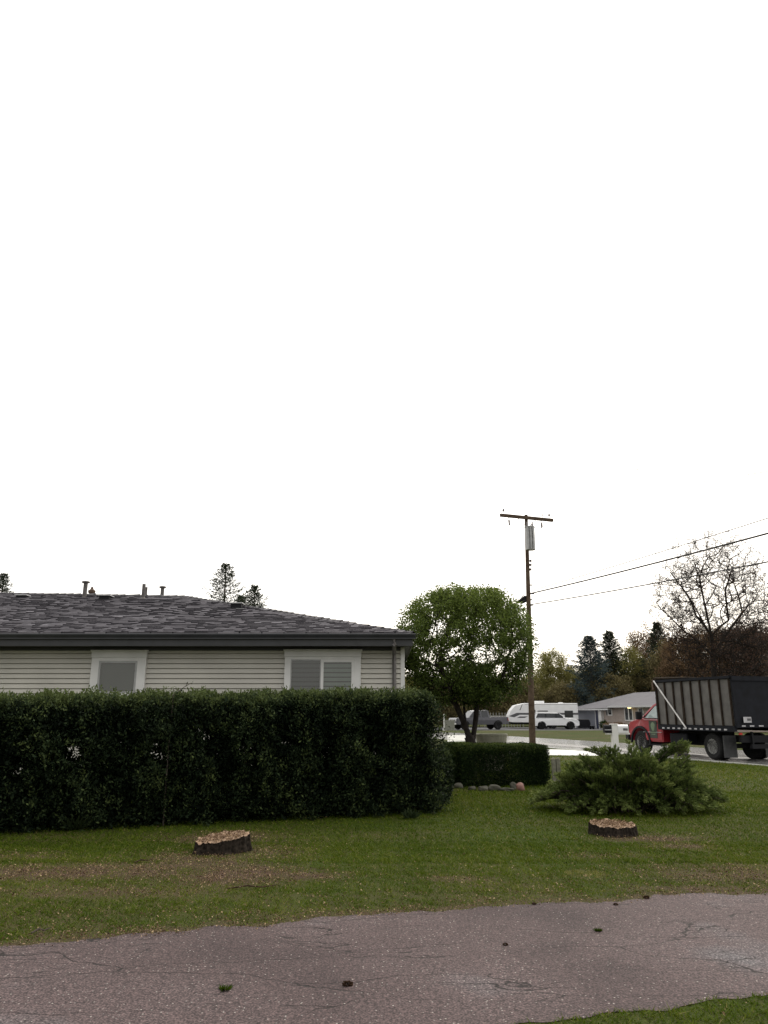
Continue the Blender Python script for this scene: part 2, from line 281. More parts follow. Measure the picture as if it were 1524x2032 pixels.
def grow(root,targets,rng,step=.3,alpha=.35,curl=.35,jit=.03,tip=.006,expo=2.3,forced=()):
    """tree skeleton: every target joins the cheapest existing node along a bent path; returns nodes, parents, radii"""
    N=[np.array(root,float)]; par=[-1]; plen=[0.]; dr=[np.array([0,0,1.])]
    key={0:0}
    for fk,pk,q in forced:
        q=np.array(q,float); i=key[pk]; p0=N[i]; k=max(2,int(np.linalg.norm(q-p0)/.2)); prev=i; bend=rng.normal(size=3)*.05
        for j in range(1,k+1):
            u=p0+(q-p0)*j/k+bend*math.sin(math.pi*j/k); v=u-N[prev]; l=np.linalg.norm(v)+1e-9; N.append(u); par.append(prev); plen.append(plen[prev]+l*.3); dr.append(v/l); prev=len(N)-1
        key[fk]=prev
    for t in targets:
        A=np.array(N); c=np.linalg.norm(A-t,axis=1)+alpha*np.array(plen)+np.maximum(0,A[:,2]-t[2])*.8; i=int(c.argmin()); d=np.linalg.norm(t-N[i]); k=max(1,int(d/step)); p0=N[i]; p1=p0+dr[i]*d*curl; prev=i
        for j in range(1,k+1):
            s=j/k; q=(1-s)**2*p0+2*s*(1-s)*p1+s*s*t+rng.normal(size=3)*jit*(j<k); v=q-N[prev]; l=np.linalg.norm(v)+1e-9
            N.append(q); par.append(prev); plen.append(plen[prev]+l); dr.append(v/l); prev=len(N)-1
    R=np.zeros(len(N)); ch=np.zeros(len(N))
    for i in range(len(N)-1,-1,-1):
        R[i]=max(tip,ch[i]**(1/expo)); 
        if par[i]>=0: ch[par[i]]+=R[i]**expo
    return np.array(N),np.array(par),R
def skin(name,N,par,R,mat,parent=None,n=6,flare=1.):
    v=[];f=[]
    for i in range(1,len(N)):
        a=Vector(N[par[i]]); b=Vector(N[i]); t=(b-a)
        if t.length<1e-5: continue
        t.normalize(); u=t.cross(Vector((0,0,1)) if abs(t.z)<.9 else Vector((1,0,0))).normalized(); w_=t.cross(u); o=len(v); ra=min(R[par[i]],R[i]*1.35); rb=R[i]; k=n if rb>.02 else 3
        for q,r in ((a,ra),(b+t*rb*.3,rb)):
            for j in range(k): v.append(tuple(q+(u*math.cos(2*math.pi*j/k)+w_*math.sin(2*math.pi*j/k))*r))
        f+=[(o+j,o+(j+1)%k,o+k+(j+1)%k,o+k+j) for j in range(k)]
    me=bpy.data.meshes.new(name); me.from_pydata(v,[],f); me.shade_smooth(); me.materials.append(mat); o=bpy.data.objects.new(name,me); C.objects.link(o); o.parent=parent; return o
def copy_tree(o,parent=None,**kw):
    c=o.copy(); C.objects.link(c); c.parent=parent
    for ch in [x for x in bpy.data.objects if x.parent==o]: copy_tree(ch,c)
    return c
# ================================================================ SETTING: ground, driveway, street
EDGE=[G(px,py) for px,py in [(-420,1950),(-200,1905),(0,1881),(60,1877),(130,1868),(210,1862),(300,1851),(360,1848),(420,1839),(500,1840),(560,1832),(640,1822),(700,1816),(800,1812),(900,1806),(980,1800),(1050,1793),(1130,1792),(1200,1790),(1275,1786),(1300,1776),(1380,1773),(1450,1776),(1524,1773),(1700,1768),(1950,1758),(2400,1745)]]
NEAR=[G(px,py) for px,py in [(-600,2400),(300,2170),(700,2085),(900,2052),(1040,2035),(1130,2022),(1240,2010),(1330,2003),(1400,1990),(1440,1984),(1524,1974),(1700,1950),(1950,1925),(2400,1890)]]
ex=np.array([p.x for p in EDGE]); ey=np.array([p.y for p in EDGE]); nx=np.array([p.x for p in NEAR]); ny=np.array([p.y for p in NEAR])
def edge_y(x): return np.interp(x,ex,ey)+.025*np.sin(x*9)+.02*np.sin(x*23+1)
def near_y(x): return np.interp(x,nx,ny)+.02*np.sin(x*11)+.012*np.sin(x*27)
BL=[(400,1715,1.0,.85,.8),(480,1735,.8,.6,1.0),(500,1690,.7,.7,.6),(250,1728,1.2,.5,.85),(110,1732,1.2,.42,.95),(210,1770,1.2,.3,.6),(30,1700,.6,.3,.5),(620,1738,.45,.25,.9),(440,1665,.75,.5,.7),(280,1858,.9,.12,.9),(1290,1665,.75,.3,.9),(1345,1680,.5,.25,.8),(1450,1735,1.2,.5,.7),(1180,1700,.7,.3,.35),(900,1745,.35,.15,.5),(560,1820,.8,.15,.5),(1080,1785,1.3,.12,.5),(1400,1765,1.0,.14,.8)]
BLW=[(G(a,b).x,G(a,b).y,c,d,e) for a,b,c,d,e in BL]
def litter(x,y):
    m=np.zeros_like(x)
    for cx,cy,rx,ry,s in BLW: m=np.maximum(m,s*np.exp(-(((x-cx)/rx)**2+((y-cy)/ry)**2)**1.2))
    m=np.maximum(m,.8*np.exp(-np.abs(y-edge_y(x)-.05)/.16)*(np.abs(x)<9)); m=np.maximum(m,.34*np.exp(-np.abs(y-edge_y(x))/1.1)*(np.abs(x)<9))
    return m
xs=np.unique(np.concatenate([np.linspace(-600,-60,8),np.linspace(-60,-10,12),np.arange(-9,14,.12),np.linspace(14,70,14),np.linspace(70,600,8)]))
ys=np.unique(np.concatenate([np.linspace(-60,0,5),np.arange(1,17,.12),np.linspace(17,60,20),np.linspace(60,160,10),np.linspace(160,1500,8)]))
X,Y=np.meshgrid(xs,ys); Z=np.zeros_like(X)
V=np.stack([X,Y,Z],-1).reshape(-1,3); nxx=len(xs); nyy=len(ys)
F=[(j*nxx+i,j*nxx+i+1,(j+1)*nxx+i+1,(j+1)*nxx+i) for j in range(nyy-1) for i in range(nxx-1)]
me=bpy.data.meshes.new('ground'); me.from_pydata(V.tolist(),[],F); at=me.attributes.new('litter','FLOAT','POINT'); at.data.foreach_set('value',litter(V[:,0],V[:,1]).astype(np.float32)); me.materials.append(M['ground'])
o=bpy.data.objects.new('ground',me); C.objects.link(o); tag(o,kind='structure')
# foreground driveway
gx=np.arange(-9,16,.06); m=MB()
for a,b in zip(gx[:-1],gx[1:]): m.quad((a,near_y(a),.004),(b,near_y(b),.004),(b,edge_y(b),.004),(a,edge_y(a),.004))
tag(m.build('driveway',M['asphalt']),kind='structure')
# street, running away to the left behind the clipped hedge
RD=Vector((-.31,.95,0)).normalized(); RN=Vector((.95,.31,0)).normalized(); R0=Vector((12.1,24.6,0))
def strip(name,off0,off1,s0,s1,z,mat,z1=None,n=1):
    m=MB()
    a=R0+RN*off0; b=R0+RN*off1
    if z1 is None: m.quad(a+RD*s0+Vector((0,0,z)),b+RD*s0+Vector((0,0,z)),b+RD*s1+Vector((0,0,z)),a+RD*s1+Vector((0,0,z)))
    else:
        vs=[a+RD*s0,b+RD*s0,b+RD*s1,a+RD*s1]; m.add([v+Vector((0,0,z)) for v in vs]+[v+Vector((0,0,z1)) for v in vs],[(4,5,6,7),(0,1,5,4),(1,2,6,5),(2,3,7,6),(3,0,4,7)])
    return tag(m.build(name,mat),kind='structure')
strip('road',0,7.0,-60,170,.004,M['road'])
strip('road_tar_strip',1.6,2.9,-60,170,.008,M['patch'])  # darker, rougher band along the street
strip('kerb',-.16,-.002,-60,170,0,M['kerb'],.03)
PAVED=[[(G(a,b).x,G(a,b).y) for a,b in [(1010,1486),(1110,1487.5),(1215,1492),(1240,1494),(1222,1500.5),(1105,1499),(1010,1497)]]]
m=MB(); q=[G(1010,1486),G(1110,1487.5),G(1215,1492),G(1240,1494),G(1222,1500.5),G(1105,1499),G(1010,1497)]
m.add([(p.x,p.y,.008) for p in q],[tuple(range(len(q)))]); tag(m.build('footpath',M['walk']),kind='structure')
m=MB(); m.quad((1,75.5,.006),(24,75.5,.006),(24,92,.006),(1,92,.006)); tag(m.build('parking_apron',M['drive']),kind='structure')
m=MB(); q=[G(888,1459),G(930,1459),G(938,1471),G(888,1472)]; m.add([(p.x,p.y,.012) for p in q],[tuple(range(4))]); tag(m.build('driveway_mouth',M['kerb']),kind='structure')
# grass blades
def blades(n,ylo,yhi,hgt,wid):
    yy=np.sqrt(RNG.random(n)*(yhi**2-ylo**2)+ylo**2); xx=(RNG.random(n)*2-1)*(yy*.53+.3)
    ok=(yy>edge_y(xx)-.03)|(yy<near_y(xx)+.015); L=litter(xx,yy)+.30*wob(xx*2,yy*2,xx*0,1.3)+.25*wob(xx*8,yy*9,xx*0,1.1,4.)
    cl0=.5*wob(xx*6,yy*6,yy*0,1.1,7.)+.5*wob(xx*15+yy*3,yy*13,yy*0,1.,2.); ok&=RNG.random(n)>np.clip(L*1.05+.25*cl0,0,.86)*(L>.15); ok&=RNG.random(n)<np.clip(.62+.85*cl0,.12,1)
    rs=(xx-R0.x)*RN.x+(yy-R0.y)*RN.y; ok&=rs<-.15
    for poly in PAVED:
        ins=np.zeros(n,bool)
        for (x1,y1),(x2,y2) in zip(poly,poly[1:]+poly[:1]): ins^=((y1>yy)!=(y2>yy))&(xx<(x2-x1)*(yy-y1)/(y2-y1+1e-12)+x1)
        ok&=~ins
    xx,yy,L=xx[ok],yy[ok],L[ok]; k=len(xx); cl=.5*wob(xx*6,yy*6,yy*0,1.1,7.)+.5*wob(xx*15+yy*3,yy*13,yy*0,1.,2.); h=hgt*(.35+RNG.random(k)*.8+.35*np.clip(cl,-.6,1))*(1-.35*np.clip(L,0,1)); wd=wid*(.6+.9*RNG.random(k)); a=RNG.random(k)*6.283; tl=RNG.normal(size=(k,2))*.9
    V=np.zeros((k,3,3)); c,s=np.cos(a),np.sin(a)
    V[:,0,0]=xx-c*wd/2; V[:,0,1]=yy-s*wd/2; V[:,1,0]=xx+c*wd/2; V[:,1,1]=yy+s*wd/2; V[:,2,0]=xx+tl[:,0]*h; V[:,2,1]=yy+tl[:,1]*h; V[:,2,2]=h*.9; 
    pat=.5+.5*wob(xx,yy,yy*0,.8,3.); t=.04+.40*RNG.random(k)+.22*pat+.20*cl+.12*np.clip((yy-12)/10,0,1)+.38*np.clip(L,0,1)*(RNG.random(k)>.35)+(RNG.random(k)>.965)*.45  # tint also lightens with distance, imitating a better lit far lawn
    b=(np.hypot(xx-G(1165,1735).x,yy-G(1165,1735).y)<.22)&(RNG.random(k)<.6); t=np.where(b,.85,t)
    return V,t
bl=[blades(420000,4.4,10.5,.028,.0065),blades(300000,9.,17,.036,.010),blades(150000,13,26,.055,.017),blades(80000,20,40,.06,.026)]
V=np.concatenate([b[0] for b in bl]); T=np.concatenate([b[1] for b in bl]); n=len(V)
me=bpy.data.meshes.new('grass'); me.vertices.add(3*n); me.vertices.foreach_set('co',V.astype(np.float32).ravel()); me.loops.add(3*n); me.loops.foreach_set('vertex_index',np.arange(3*n,dtype=np.int32)); me.polygons.add(n); me.polygons.foreach_set('loop_start',np.arange(0,3*n,3,dtype=np.int32)); me.update(calc_edges=True)
at=me.attributes.new('tint','FLOAT','POINT'); at.data.foreach_set('value',np.repeat(np.clip(T,0,1).astype(np.float32),3)); me.materials.append(M['grass']); o=bpy.data.objects.new('grass',me); C.objects.link(o)
tag(o,'short patchy lawn grass between the hedge and the driveway','grass',kind='stuff')
# wood chips and dead leaves on the lawn round the stumps and along the driveway edge
n=900000; yy=np.sqrt(RNG.random(n)*(13**2-4.6**2)+4.6**2); xx=(RNG.random(n)*2-1)*(yy*.53+.3); L=litter(xx,yy)*(.55+.45*wob(xx*3,yy*3,xx*0,1.,5.)*1.3); ok=(RNG.random(n)<np.clip(L*.8*(.4+1.2*np.clip(wob(xx*7,yy*8,xx*0,1.,8.)+.4,0,1)),.009,.85))&((yy>edge_y(xx)-.12)|(yy<near_y(xx)))
xx,yy=xx[ok],yy[ok]; k=len(xx); Pn=np.stack([xx,yy,  .006+RNG.random(k)*.03],-1); d=RNG.normal(size=(k,3)); d[:,2]*=.25
leaves('wood_chips',Pn,.006+.018*RNG.random(k)**3.,.5,RNG.random(k)**1.5,M['chips'],dirs=d,upn=0)
tag(bpy.data.objects['wood_chips'],'tan wood chips and brown leaf litter scattered over the lawn round the stumps','wood chips',kind='stuff')

# ================================================================ HOUSE
YW=16.0; XR=P(795,1330,YW).x; XL=-15.0
house=thing('house','beige lap sided bungalow with charcoal shingle hip roof behind the tall hedge','house',((XR+XL)/2,20.5,0))
hx=house.location
def hb(mb,name,mat,parent=None,**k):
    o=mb.build(name,mat,parent or house,**k)
    if parent is None: o.matrix_parent_inverse=Matrix.Translation(-hx)
    return o
m=MB(); z=.35; lap=.1015
while z<2.95:
    z1=min(z+lap,2.95); m.quad((XL,YW-.012,z+.020),(XR,YW-.012,z+.020),(XR,YW-.002,z1),(XL,YW-.002,z1)); m.quad((XL,YW-.012,z+.020),(XR,YW-.012,z+.020),(XR,YW+.045,z+.020),(XL,YW+.045,z+.020)); m.quad((XL,YW+.045,z),(XR,YW+.045,z),(XR,YW+.045,z+.020),(XL,YW+.045,z+.020)); z=z1
m.box(XL,XR,YW+.047,25,.0,2.94)
hb(m,'wall',M['siding'])
m=MB(); m.box(XR-.0,XR+.085,YW-.02,YW+.09,.2,2.93); m.box(XR+.001,XR+.02,YW+.095,25,.2,2.93); hb(m,'corner_trim',M['white'])
# roof
EY=15.45; EX=P(819,1262,EY).x; ZE=3.165; RY=20.5; RX=P(365,1184,RY).x; ZR=P(365,1183.5,RY).z; ZRL=P(0,1176.5,RY).z+.12
XRL=-18; EXL=-24
m=MB(); A=(EX,EY,ZE); B=(EX,25.55,ZE); Rr=(RX,RY,ZR); Rl=(XRL,RY,ZRL); El=(EXL,EY,ZE); Bl=(EXL,25.55,ZE)
m.quad(El,A,Rr,Rl); m.quad(Bl,Rl,Rr,B); m.quad(El,Rl,Bl)
roof=hb(m,'roof',M['shingle'])
def shingles():
    nc=36; V=[];F_=[];Tt=[]; rg=np.random.default_rng(8)
    for c in range(nc):
        f0=c/nc; f1=(c+1)/nc; y0=EY+(RY-EY)*f0-.02; y1=EY+(RY-EY)*f1; xm0=EX+(RX-EX)*f0; x=-13.5+rg.random()*.3
        while x<xm0-.05:
            w_=rg.uniform(.09,.24); x2=min(x+w_,xm0); t=.006+.012*(rg.random()<.5)+.004*rg.random(); kx=(x-RX)/(EX-RX) if x>RX else 0
            def zz(xx,f): zl=ZRL+(ZR-ZRL)*np.clip((xx-XRL)/(RX-XRL),0,1); return ZE+(zl-ZE)*f
            za,zb=zz(x,f0),zz(x2,f0); zc,zd=zz(x2,f1),zz(x,f1); xr=min(x2,EX+(RX-EX)*f1); xl=min(x,xr)
            o=len(V); V+=[(x,y0,za+t),(x2-.003,y0,zb+t),(xr-.003,y1,zc+.004),(xl,y1,zd+.004),(x,y0,za-.004),(x2-.003,y0,zb-.004)]; F_+=[(o,o+1,o+2,o+3),(o+4,o+5,o+1,o)]
            tt=float(np.clip(rg.normal(.50,.10)+.12*math.sin(x*1.3+c*.7),.12,1)); Tt+=[tt,.08]; x=x2
    me=bpy.data.meshes.new('shingle_courses'); me.from_pydata(V,[],F_); at=me.attributes.new('tint','FLOAT','FACE'); at.data.foreach_set('value',np.array(Tt,np.float32)); me.materials.append(M['tab']); o=bpy.data.objects.new('shingle_courses',me); C.objects.link(o); o.parent=house; o.matrix_parent_inverse=Matrix.Translation(-hx)
M['tab']=leafmat('shingle_granules',[(.014,.013,.016),(.066,.061,.069),(.125,.117,.129),(.25,.24,.26)],.8,0)
shingles()
m=MB(); m.quad(A,B,Rr); hb(m,'roof_hip_end',M['shingle_side'])
# ragged lower shingle course edge
m=MB(); x=-14.
while x<EX-.02:
    w_=random.uniform(.14,.34); x2=min(x+w_,EX); t=random.uniform(.008,.022); m.box(x,x2-.004,EY-.035,EY+.10,ZE-.005,ZE+t+.006); x=x2
hb(m,'starter_course',M['shingle'])
def caps(a,b,name):
    a=Vector(a); b=Vector(b); n=int((b-a).length/.2); d=(b-a)/n; side=Vector((0,0,1)).cross(d).normalized(); m=MB()
    for i in range(n):
        p=a+d*i; q=p+d*1.08; u=Vector((0,0,random.uniform(.028,.05)))
        for s in (-1,1): m.quad(p+u*.6,q+u,q+side*s*.14-Vector((0,0,.022)),p+side*s*.14-Vector((0,0,.03)))
    return hb(m,name,M['shingle'])
caps(Rr,A,'hip_cap'); caps(Rl,Rr,'ridge_cap')
# gutter with a rolled profile, fascia, soffit
zt=ZE-.012
def gprof(y,z): return [(y,z),(y-.035,z),(y-.045,z-.015),(y-.03,z-.05),(y-.012,z-.085),(y-.012,z-.105),(y+.06,z-.105),(y+.06,z-.02)]
m=MB(); pr=gprof(EY-.06,zt); n=len(pr); m.add([(-24,y,z) for y,z in pr]+[(EX+.06,y,z) for y,z in pr],[(i,(i+1)%n,(i+1)%n+n,i+n) for i in range(n-1)]+[tuple(range(n,2*n)),tuple(range(n-1,-1,-1))])
hb(m,'gutter',M['gutter'])
m=MB(); m.box(-24,EX-.03,EY+.004,EY+.03,ZE-.25,ZE-.02); m.box(EX-.03,EX,EY+.004,25.5,ZE-.25,ZE-.02); hb(m,'fascia',M['gutter'])
m=MB(); m.box(-24,EX-.032,EY+.032,YW+.3,ZE-.235,ZE-.22); m.box(XR,EX-.032,YW+.3,25.4,ZE-.235,ZE-.22); hb(m,'soffit',M['soffit'])
m=MB(); m.box(XL,XR-.002,YW-.03,YW-.001,2.86,2.928); hb(m,'frieze_board',M['gutter'])  # dark strip along the wall top, painted shade under the soffit
dx=P(784,1300,YW).x-.02; m=MB(); m.tube([(dx,EY-.03,zt-.11),(dx,EY-.03,zt-.22),(dx,YW-.09,zt-.36),(dx,YW-.06,zt-.5),(dx,YW-.06,.2)],.04,4); M['spout']=pm('grey_brown_downspout',(.12,.11,.108),.5,ns=4,na=.15); hb(m,'downspout',M['spout'])
# windows
def window(x0,x1,xg0,xg1,zt_,zg1,zg0,slider):
    y=YW-.07; m=MB(); tb=.13
    m.box(x0,xg0,y-.012,y+.09,zg0-.08,zt_); m.box(xg1,x1,y-.012,y+.09,zg0-.08,zt_)
    m.box(xg0,xg1,y-.012,y+.05,zg1,zt_); m.box(xg0,xg1,y-.02,y+.05,zg0-.08,zg0)
    wn=hb(m,'window',M['white'],bevel=.003)
    m=MB(); m.box(x0-.01,x1+.01,y-.03,y+.05,zt_+.002,zt_+.125); m.box(x0-.03,x1+.03,y-.055,y+.05,zt_+.127,zt_+.15); m.box(x0-.02,x1+.02,y-.042,y+.05,zt_+.108,zt_+.1255)
    hb(m,'window_head',M['white'],wn,bevel=.003)
    def pane(a,b,mat,slats,fr,frm):
        m=MB(); m.box(a,b,y+.035,y+.045,zg0,zg1); hb(m,'blind',M['black'] if slats else mat,wn)  # black sheet behind the slats stands in for the unlit room
        if slats:
            m=MB(); z=zg0+.05
            while z<zg1: m.quad((a+.01,y+.032,z),(b-.01,y+.032,z),(b-.01,y+.020,z+.070),(a+.01,y+.020,z+.070)); z+=.092
            hb(m,'blind_slats',mat,wn)
        m=MB(); f=fr; m.box(a,a+f,y-.008,y+.03,zg0,zg1); m.box(b-f,b,y-.008,y+.03,zg0,zg1); m.box(a+f,b-f,y-.008,y+.03,zg1-f,zg1); m.box(a+f,b-f,y-.008,y+.03,zg0,zg0+f); hb(m,'sash',frm,wn)
        m=MB(); m.quad((a+f,y,zg0+f),(b-f,y,zg0+f),(b-f,y,zg1-f),(a+f,y,zg1-f)); hb(m,'pane',M['pane'],wn)
    if slider:
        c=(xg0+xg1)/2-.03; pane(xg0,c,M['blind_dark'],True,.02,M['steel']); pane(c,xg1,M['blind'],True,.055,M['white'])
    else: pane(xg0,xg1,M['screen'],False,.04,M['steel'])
wx=lambda px,py=1340: P(px,py,YW).x
wz=lambda py: P(0,py,YW).z
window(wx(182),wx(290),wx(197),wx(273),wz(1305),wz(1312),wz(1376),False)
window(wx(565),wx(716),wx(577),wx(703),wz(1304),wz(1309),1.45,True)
# roof furniture
def slope(y): return ZE+(ZR-ZE)*(y-EY)/(RY-EY)
def pipe(px,ytop,ybot,Y,r,cap,mat,rust=False):
    p=P(px,ybot,Y); q=P(px,ytop,Y); m=MB(); m.tube([(p.x,Y,slope(min(Y,2*RY-Y))-.05),(p.x,Y,q.z)],r,10)
    if cap=='flange': m.tube([(p.x,Y,q.z-.05),(p.x,Y,q.z-.035),(p.x,Y,q.z),(p.x,Y,q.z+.01)],[r,r*1.9,r*1.9,r*1.2],12)
    if cap=='mushroom': m.tube([(p.x,Y,q.z-.16),(p.x,Y,q.z-.12),(p.x,Y,q.z-.06),(p.x,Y,q.z-.02),(p.x,Y,q.z+.05)],[r,r*2.4,r*2.6,r*1.2,r*.6],12)
    m.tube([(p.x,Y,slope(min(Y,2*RY-Y))-.03),(p.x,Y,slope(min(Y,2*RY-Y))+.05)],[r*2.4,r*1.1],10)
    o=hb(m,'vent_pipe',M[mat],roof,smooth=False); o.matrix_parent_inverse=Matrix(); return o
for a in [(168,1154,1180,20.1,.055,'flange','pipe'),(181.5,1168,1180,21.2,.04,'mushroom','rust'),(284,1159,1184,20.0,.045,'','pipe'),(289.5,1165,1183,21.0,.03,'','pipe'),(321.5,1164,1183,20.8,.05,'flange','pipe')]: pipe(*a)
def roofvent(px,py,Y):
    p=P(px,py,Y); s=slope(Y); m=MB(); m.box(p.x-.13,p.x+.13,Y-.13,Y+.13,s-.05,s+.09); v=hb(m,'roof_vent',M['black'],roof); m=MB(); m.box(p.x-.16,p.x+.16,Y-.16,Y+.18,s+.092,s+.115); m.box(p.x-.21,p.x+.21,Y-.22,Y-.16,slope(Y-.2)+.012,slope(Y-.2)+.02); hb(m,'vent_hood',M['vent'],v,bevel=.006)
roofvent(46,1182,19.95); roofvent(210,1185,19.9); roofvent(470,1206,18.6)

# ================================================================ HEDGES
def hedge(name,label,cat,A,B,depth,H0,H1,nl,mat,lump=.1,size=(.035,.075),gaps=True,stems=True,freq=1.,roundtop=.1,seed=1.,asp=.42,parts=True):
    A=Vector(A);B=Vector(B); L=(B-A).length; ax=(B-A).normalized(); pn=Vector((-ax.y,ax.x,0))
    root=thing(name,label,cat,(A+B)/2+pn*depth/2); base=np.array(A)-np.array(root.location); AX=np.array(ax); PN=np.array(pn); R=RNG
    areas=[L*H0*1.5,L*depth*1.1,depth*H0*1.4,L*H0*.75,depth*H0*.4,L*H0*.85]; tot=sum(areas); parts_=[]
    for k,a in enumerate(areas):
        n=int(nl*a/tot); t=R.random(n)*L; s=R.random(n)*depth; Hh=H0+(H1-H0)*t/L; zz=(R.random(n)**.92)*Hh; inn=np.abs(R.normal(size=n))*.07+R.exponential(.03,n)
        oc=0.; ctn=0.
        if k<5 and gaps:
            nc=max(8,int([L*H0,L*depth,depth*H0,L*H0,depth*H0][k]*120)); ct=R.random(nc)*L; cs=R.random(nc)*depth; czf=R.random(nc); co=R.random(nc)**1.5*.16-.03; cc=R.normal(size=nc)*.22; j=R.integers(0,nc,n); cm=R.random(n)<.72; sp=.042
            t=np.where(cm,np.clip(ct[j]+R.normal(size=n)*sp,0,L) if k not in (2,4) else t,t); Hh=H0+(H1-H0)*t/L
            if k in (1,2,4): s=np.where(cm,np.clip(cs[j]+R.normal(size=n)*sp,0,depth),s)
            if k!=1: zz=np.where(cm,np.clip(czf[j]*Hh+R.normal(size=n)*sp*1.3,.02,Hh),zz)
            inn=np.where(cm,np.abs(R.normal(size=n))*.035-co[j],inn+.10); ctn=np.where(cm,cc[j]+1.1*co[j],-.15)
        lw=lump*(wob(t*freq*1.2,zz*.45*freq,s*.6,1.6,seed)*1.1+.75*wob(t*3.2,zz*2.6,s*3,1.2,seed+4))
        nd=np.zeros((n,3)); rt=np.clip((zz/Hh-.88)/.12,0,1)**2*roundtop
        if k==0: s=inn-lw+rt; nd[:]=[0,-1,.25]
        elif k==1: zz=Hh-inn+lw*.45-(np.minimum(s,depth-s)<.12)*.04; nd[:]=[0,0,1]
        elif k==2: t=L-inn+lw*1.2-rt+.10*(zz<Hh*.72)*gaps; nd[:]=[1,0,.2]
        elif k==3: s=depth-inn+lw-rt; nd[:]=[0,1,.2]
        elif k==4: t=inn-lw; nd[:]=[-1,0,.2]
        else: s=R.random(n)*depth; zz=R.random(n)*Hh*.97
        keep=np.ones(n,bool)
        if gaps:
            g=wob(t*2.1,zz*2.6,t*0,1.5,seed+9); keep&=~((g>.50)&(zz>.3)&(zz<Hh-.3)&(R.random(n)<.90)); keep&=~((wob(t*7,zz*7,t*0,1,seed)>.70)&(R.random(n)<.4)&(zz<Hh-.15)); keep&=~((zz<.12)&(R.random(n)<.6))
        Pt=base+t[:,None]*AX+s[:,None]*PN; Pt[:,2]=zz
        D=nd[:,:1]*AX+nd[:,1:2]*PN; D[:,2]+=nd[:,2]; D=D*.6+R.normal(size=(n,3))*.55
        tn=R.random(n)**1.5*.5+.10*(.5+.5*wob(t*2,zz*2,s,2.,seed))+(k==1)*.30+.22*np.clip(lw/lump*1.4,-.6,1)+.38*np.clip((zz-Hh+.16)/.16,0,1)+ctn  # top faces and outer lumps tinted lighter as if lit, recesses darker
        parts_.append((Pt[keep],D[keep],tn[keep],np.full(keep.sum(),1.9 if (k in (3,5) and gaps) else 1.)))
    Pt=np.concatenate([p[0] for p in parts_]); D=np.concatenate([p[1] for p in parts_]); T=np.concatenate([p[2] for p in parts_]); SZ=np.concatenate([p[3] for p in parts_])
    if gaps:
        for q in range(110):
            t=R.random()*L; s_=R.random()*depth*.6; h=(H0+(H1-H0)*t/L); k=60; u=R.random(k)[:,None]*np.array([[R.normal()*.04,R.normal()*.04,.02+.045*R.random()]]); p=base+AX*t+PN*s_; p=p+u+R.normal(size=(k,3))*.022; p[:,2]+=h-.01
            Pt=np.concatenate([Pt,p]); D=np.concatenate([D,u*8+R.normal(size=(k,3))*.3]); T=np.concatenate([T,.5+.5*R.random(k)]); SZ=np.concatenate([SZ,np.ones(k)])
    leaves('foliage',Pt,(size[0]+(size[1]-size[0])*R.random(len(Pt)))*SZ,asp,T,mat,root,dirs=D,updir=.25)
    if stems:
        t=.3
        while t<L-.2:
            p=base+AX*t+PN*depth*random.uniform(.35,.65); m=MB(); h=(H0+(H1-H0)*t/L)*.9; q=p.copy(); pts=[(q[0],q[1],0)]
            for i in range(1,6): pts.append((q[0]+random.uniform(-.06,.06),q[1]+random.uniform(-.06,.06),h*i/5))
            m.tube(pts,[.035,.03,.026,.02,.014,.008],6); m.build('stem',M['bark2'],root,smooth=True); t+=random.uniform(.45,.7)
    return root
HA=G(0,1655); HB=G(876,1614); hd=(HB-HA).normalized(); HA2=HA-hd*1.6
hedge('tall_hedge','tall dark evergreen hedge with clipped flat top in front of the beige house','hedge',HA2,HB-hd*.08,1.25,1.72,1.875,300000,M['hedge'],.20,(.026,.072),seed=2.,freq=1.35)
# the low bulge at the hedge's right end is a separate small bush
def bush(name,label,c,rx,ry,rz,n,mat,size=.05,seed=1.):
    root=thing(name,label,'shrub',c); d=RNG.normal(size=(n,3)); d/=np.linalg.norm(d,axis=1,keepdims=True); r=1-np.abs(RNG.normal(size=n))*.18; r*=1+.12*wob(d[:,0]*3,d[:,1]*3,d[:,2]*3,1,seed)
    Pt=d*r[:,None]*np.array([rx,ry,rz]); Pt[:,2]+=rz*.9; Pt=Pt[Pt[:,2]>.01]; k=len(Pt); leaves('foliage',Pt,size*(.6+.8*RNG.random(k)),.5,RNG.random(k)*.5+.3*(Pt[:,2]>rz*1.2)+.1,mat,root,dirs=d[:k]*0+RNG.normal(size=(k,3))*.6+Pt/np.array([rx,ry,rz])*.5,updir=.2)
    m=MB(); m.tube([(0,0,0),(.02,.01,rz*.6),(0,.03,rz*1.3)],[.03,.02,.008],6); m.build('stem',M['bark2'],root); return root
b=G(884,1597); bush('small_shrub','small rounded shrub tucked against the right end of the tall hedge',(b.x-.01,b.y+.5,0),.20,.3,.52,4500,M['hedge'],.05,3.)
b=G(900,1568); bush('small_shrub','dark low shrub in the gap between the tall hedge and the low clipped hedge',(b.x+.06,b.y+1.2,0),.42,.5,.5,7000,M['hedge2'],.045,5.)
CA=G(917,1563); CB=G(1094,1560); 
hedge('low_hedge','low box clipped dark green hedge beside the round tree with stones along its foot','hedge',CA,CB,1.7,.90,.88,90000,M['hedge2'],.045,(.02,.042),gaps=False,stems=True,freq=1.5,roundtop=.08,seed=6.,asp=.55)
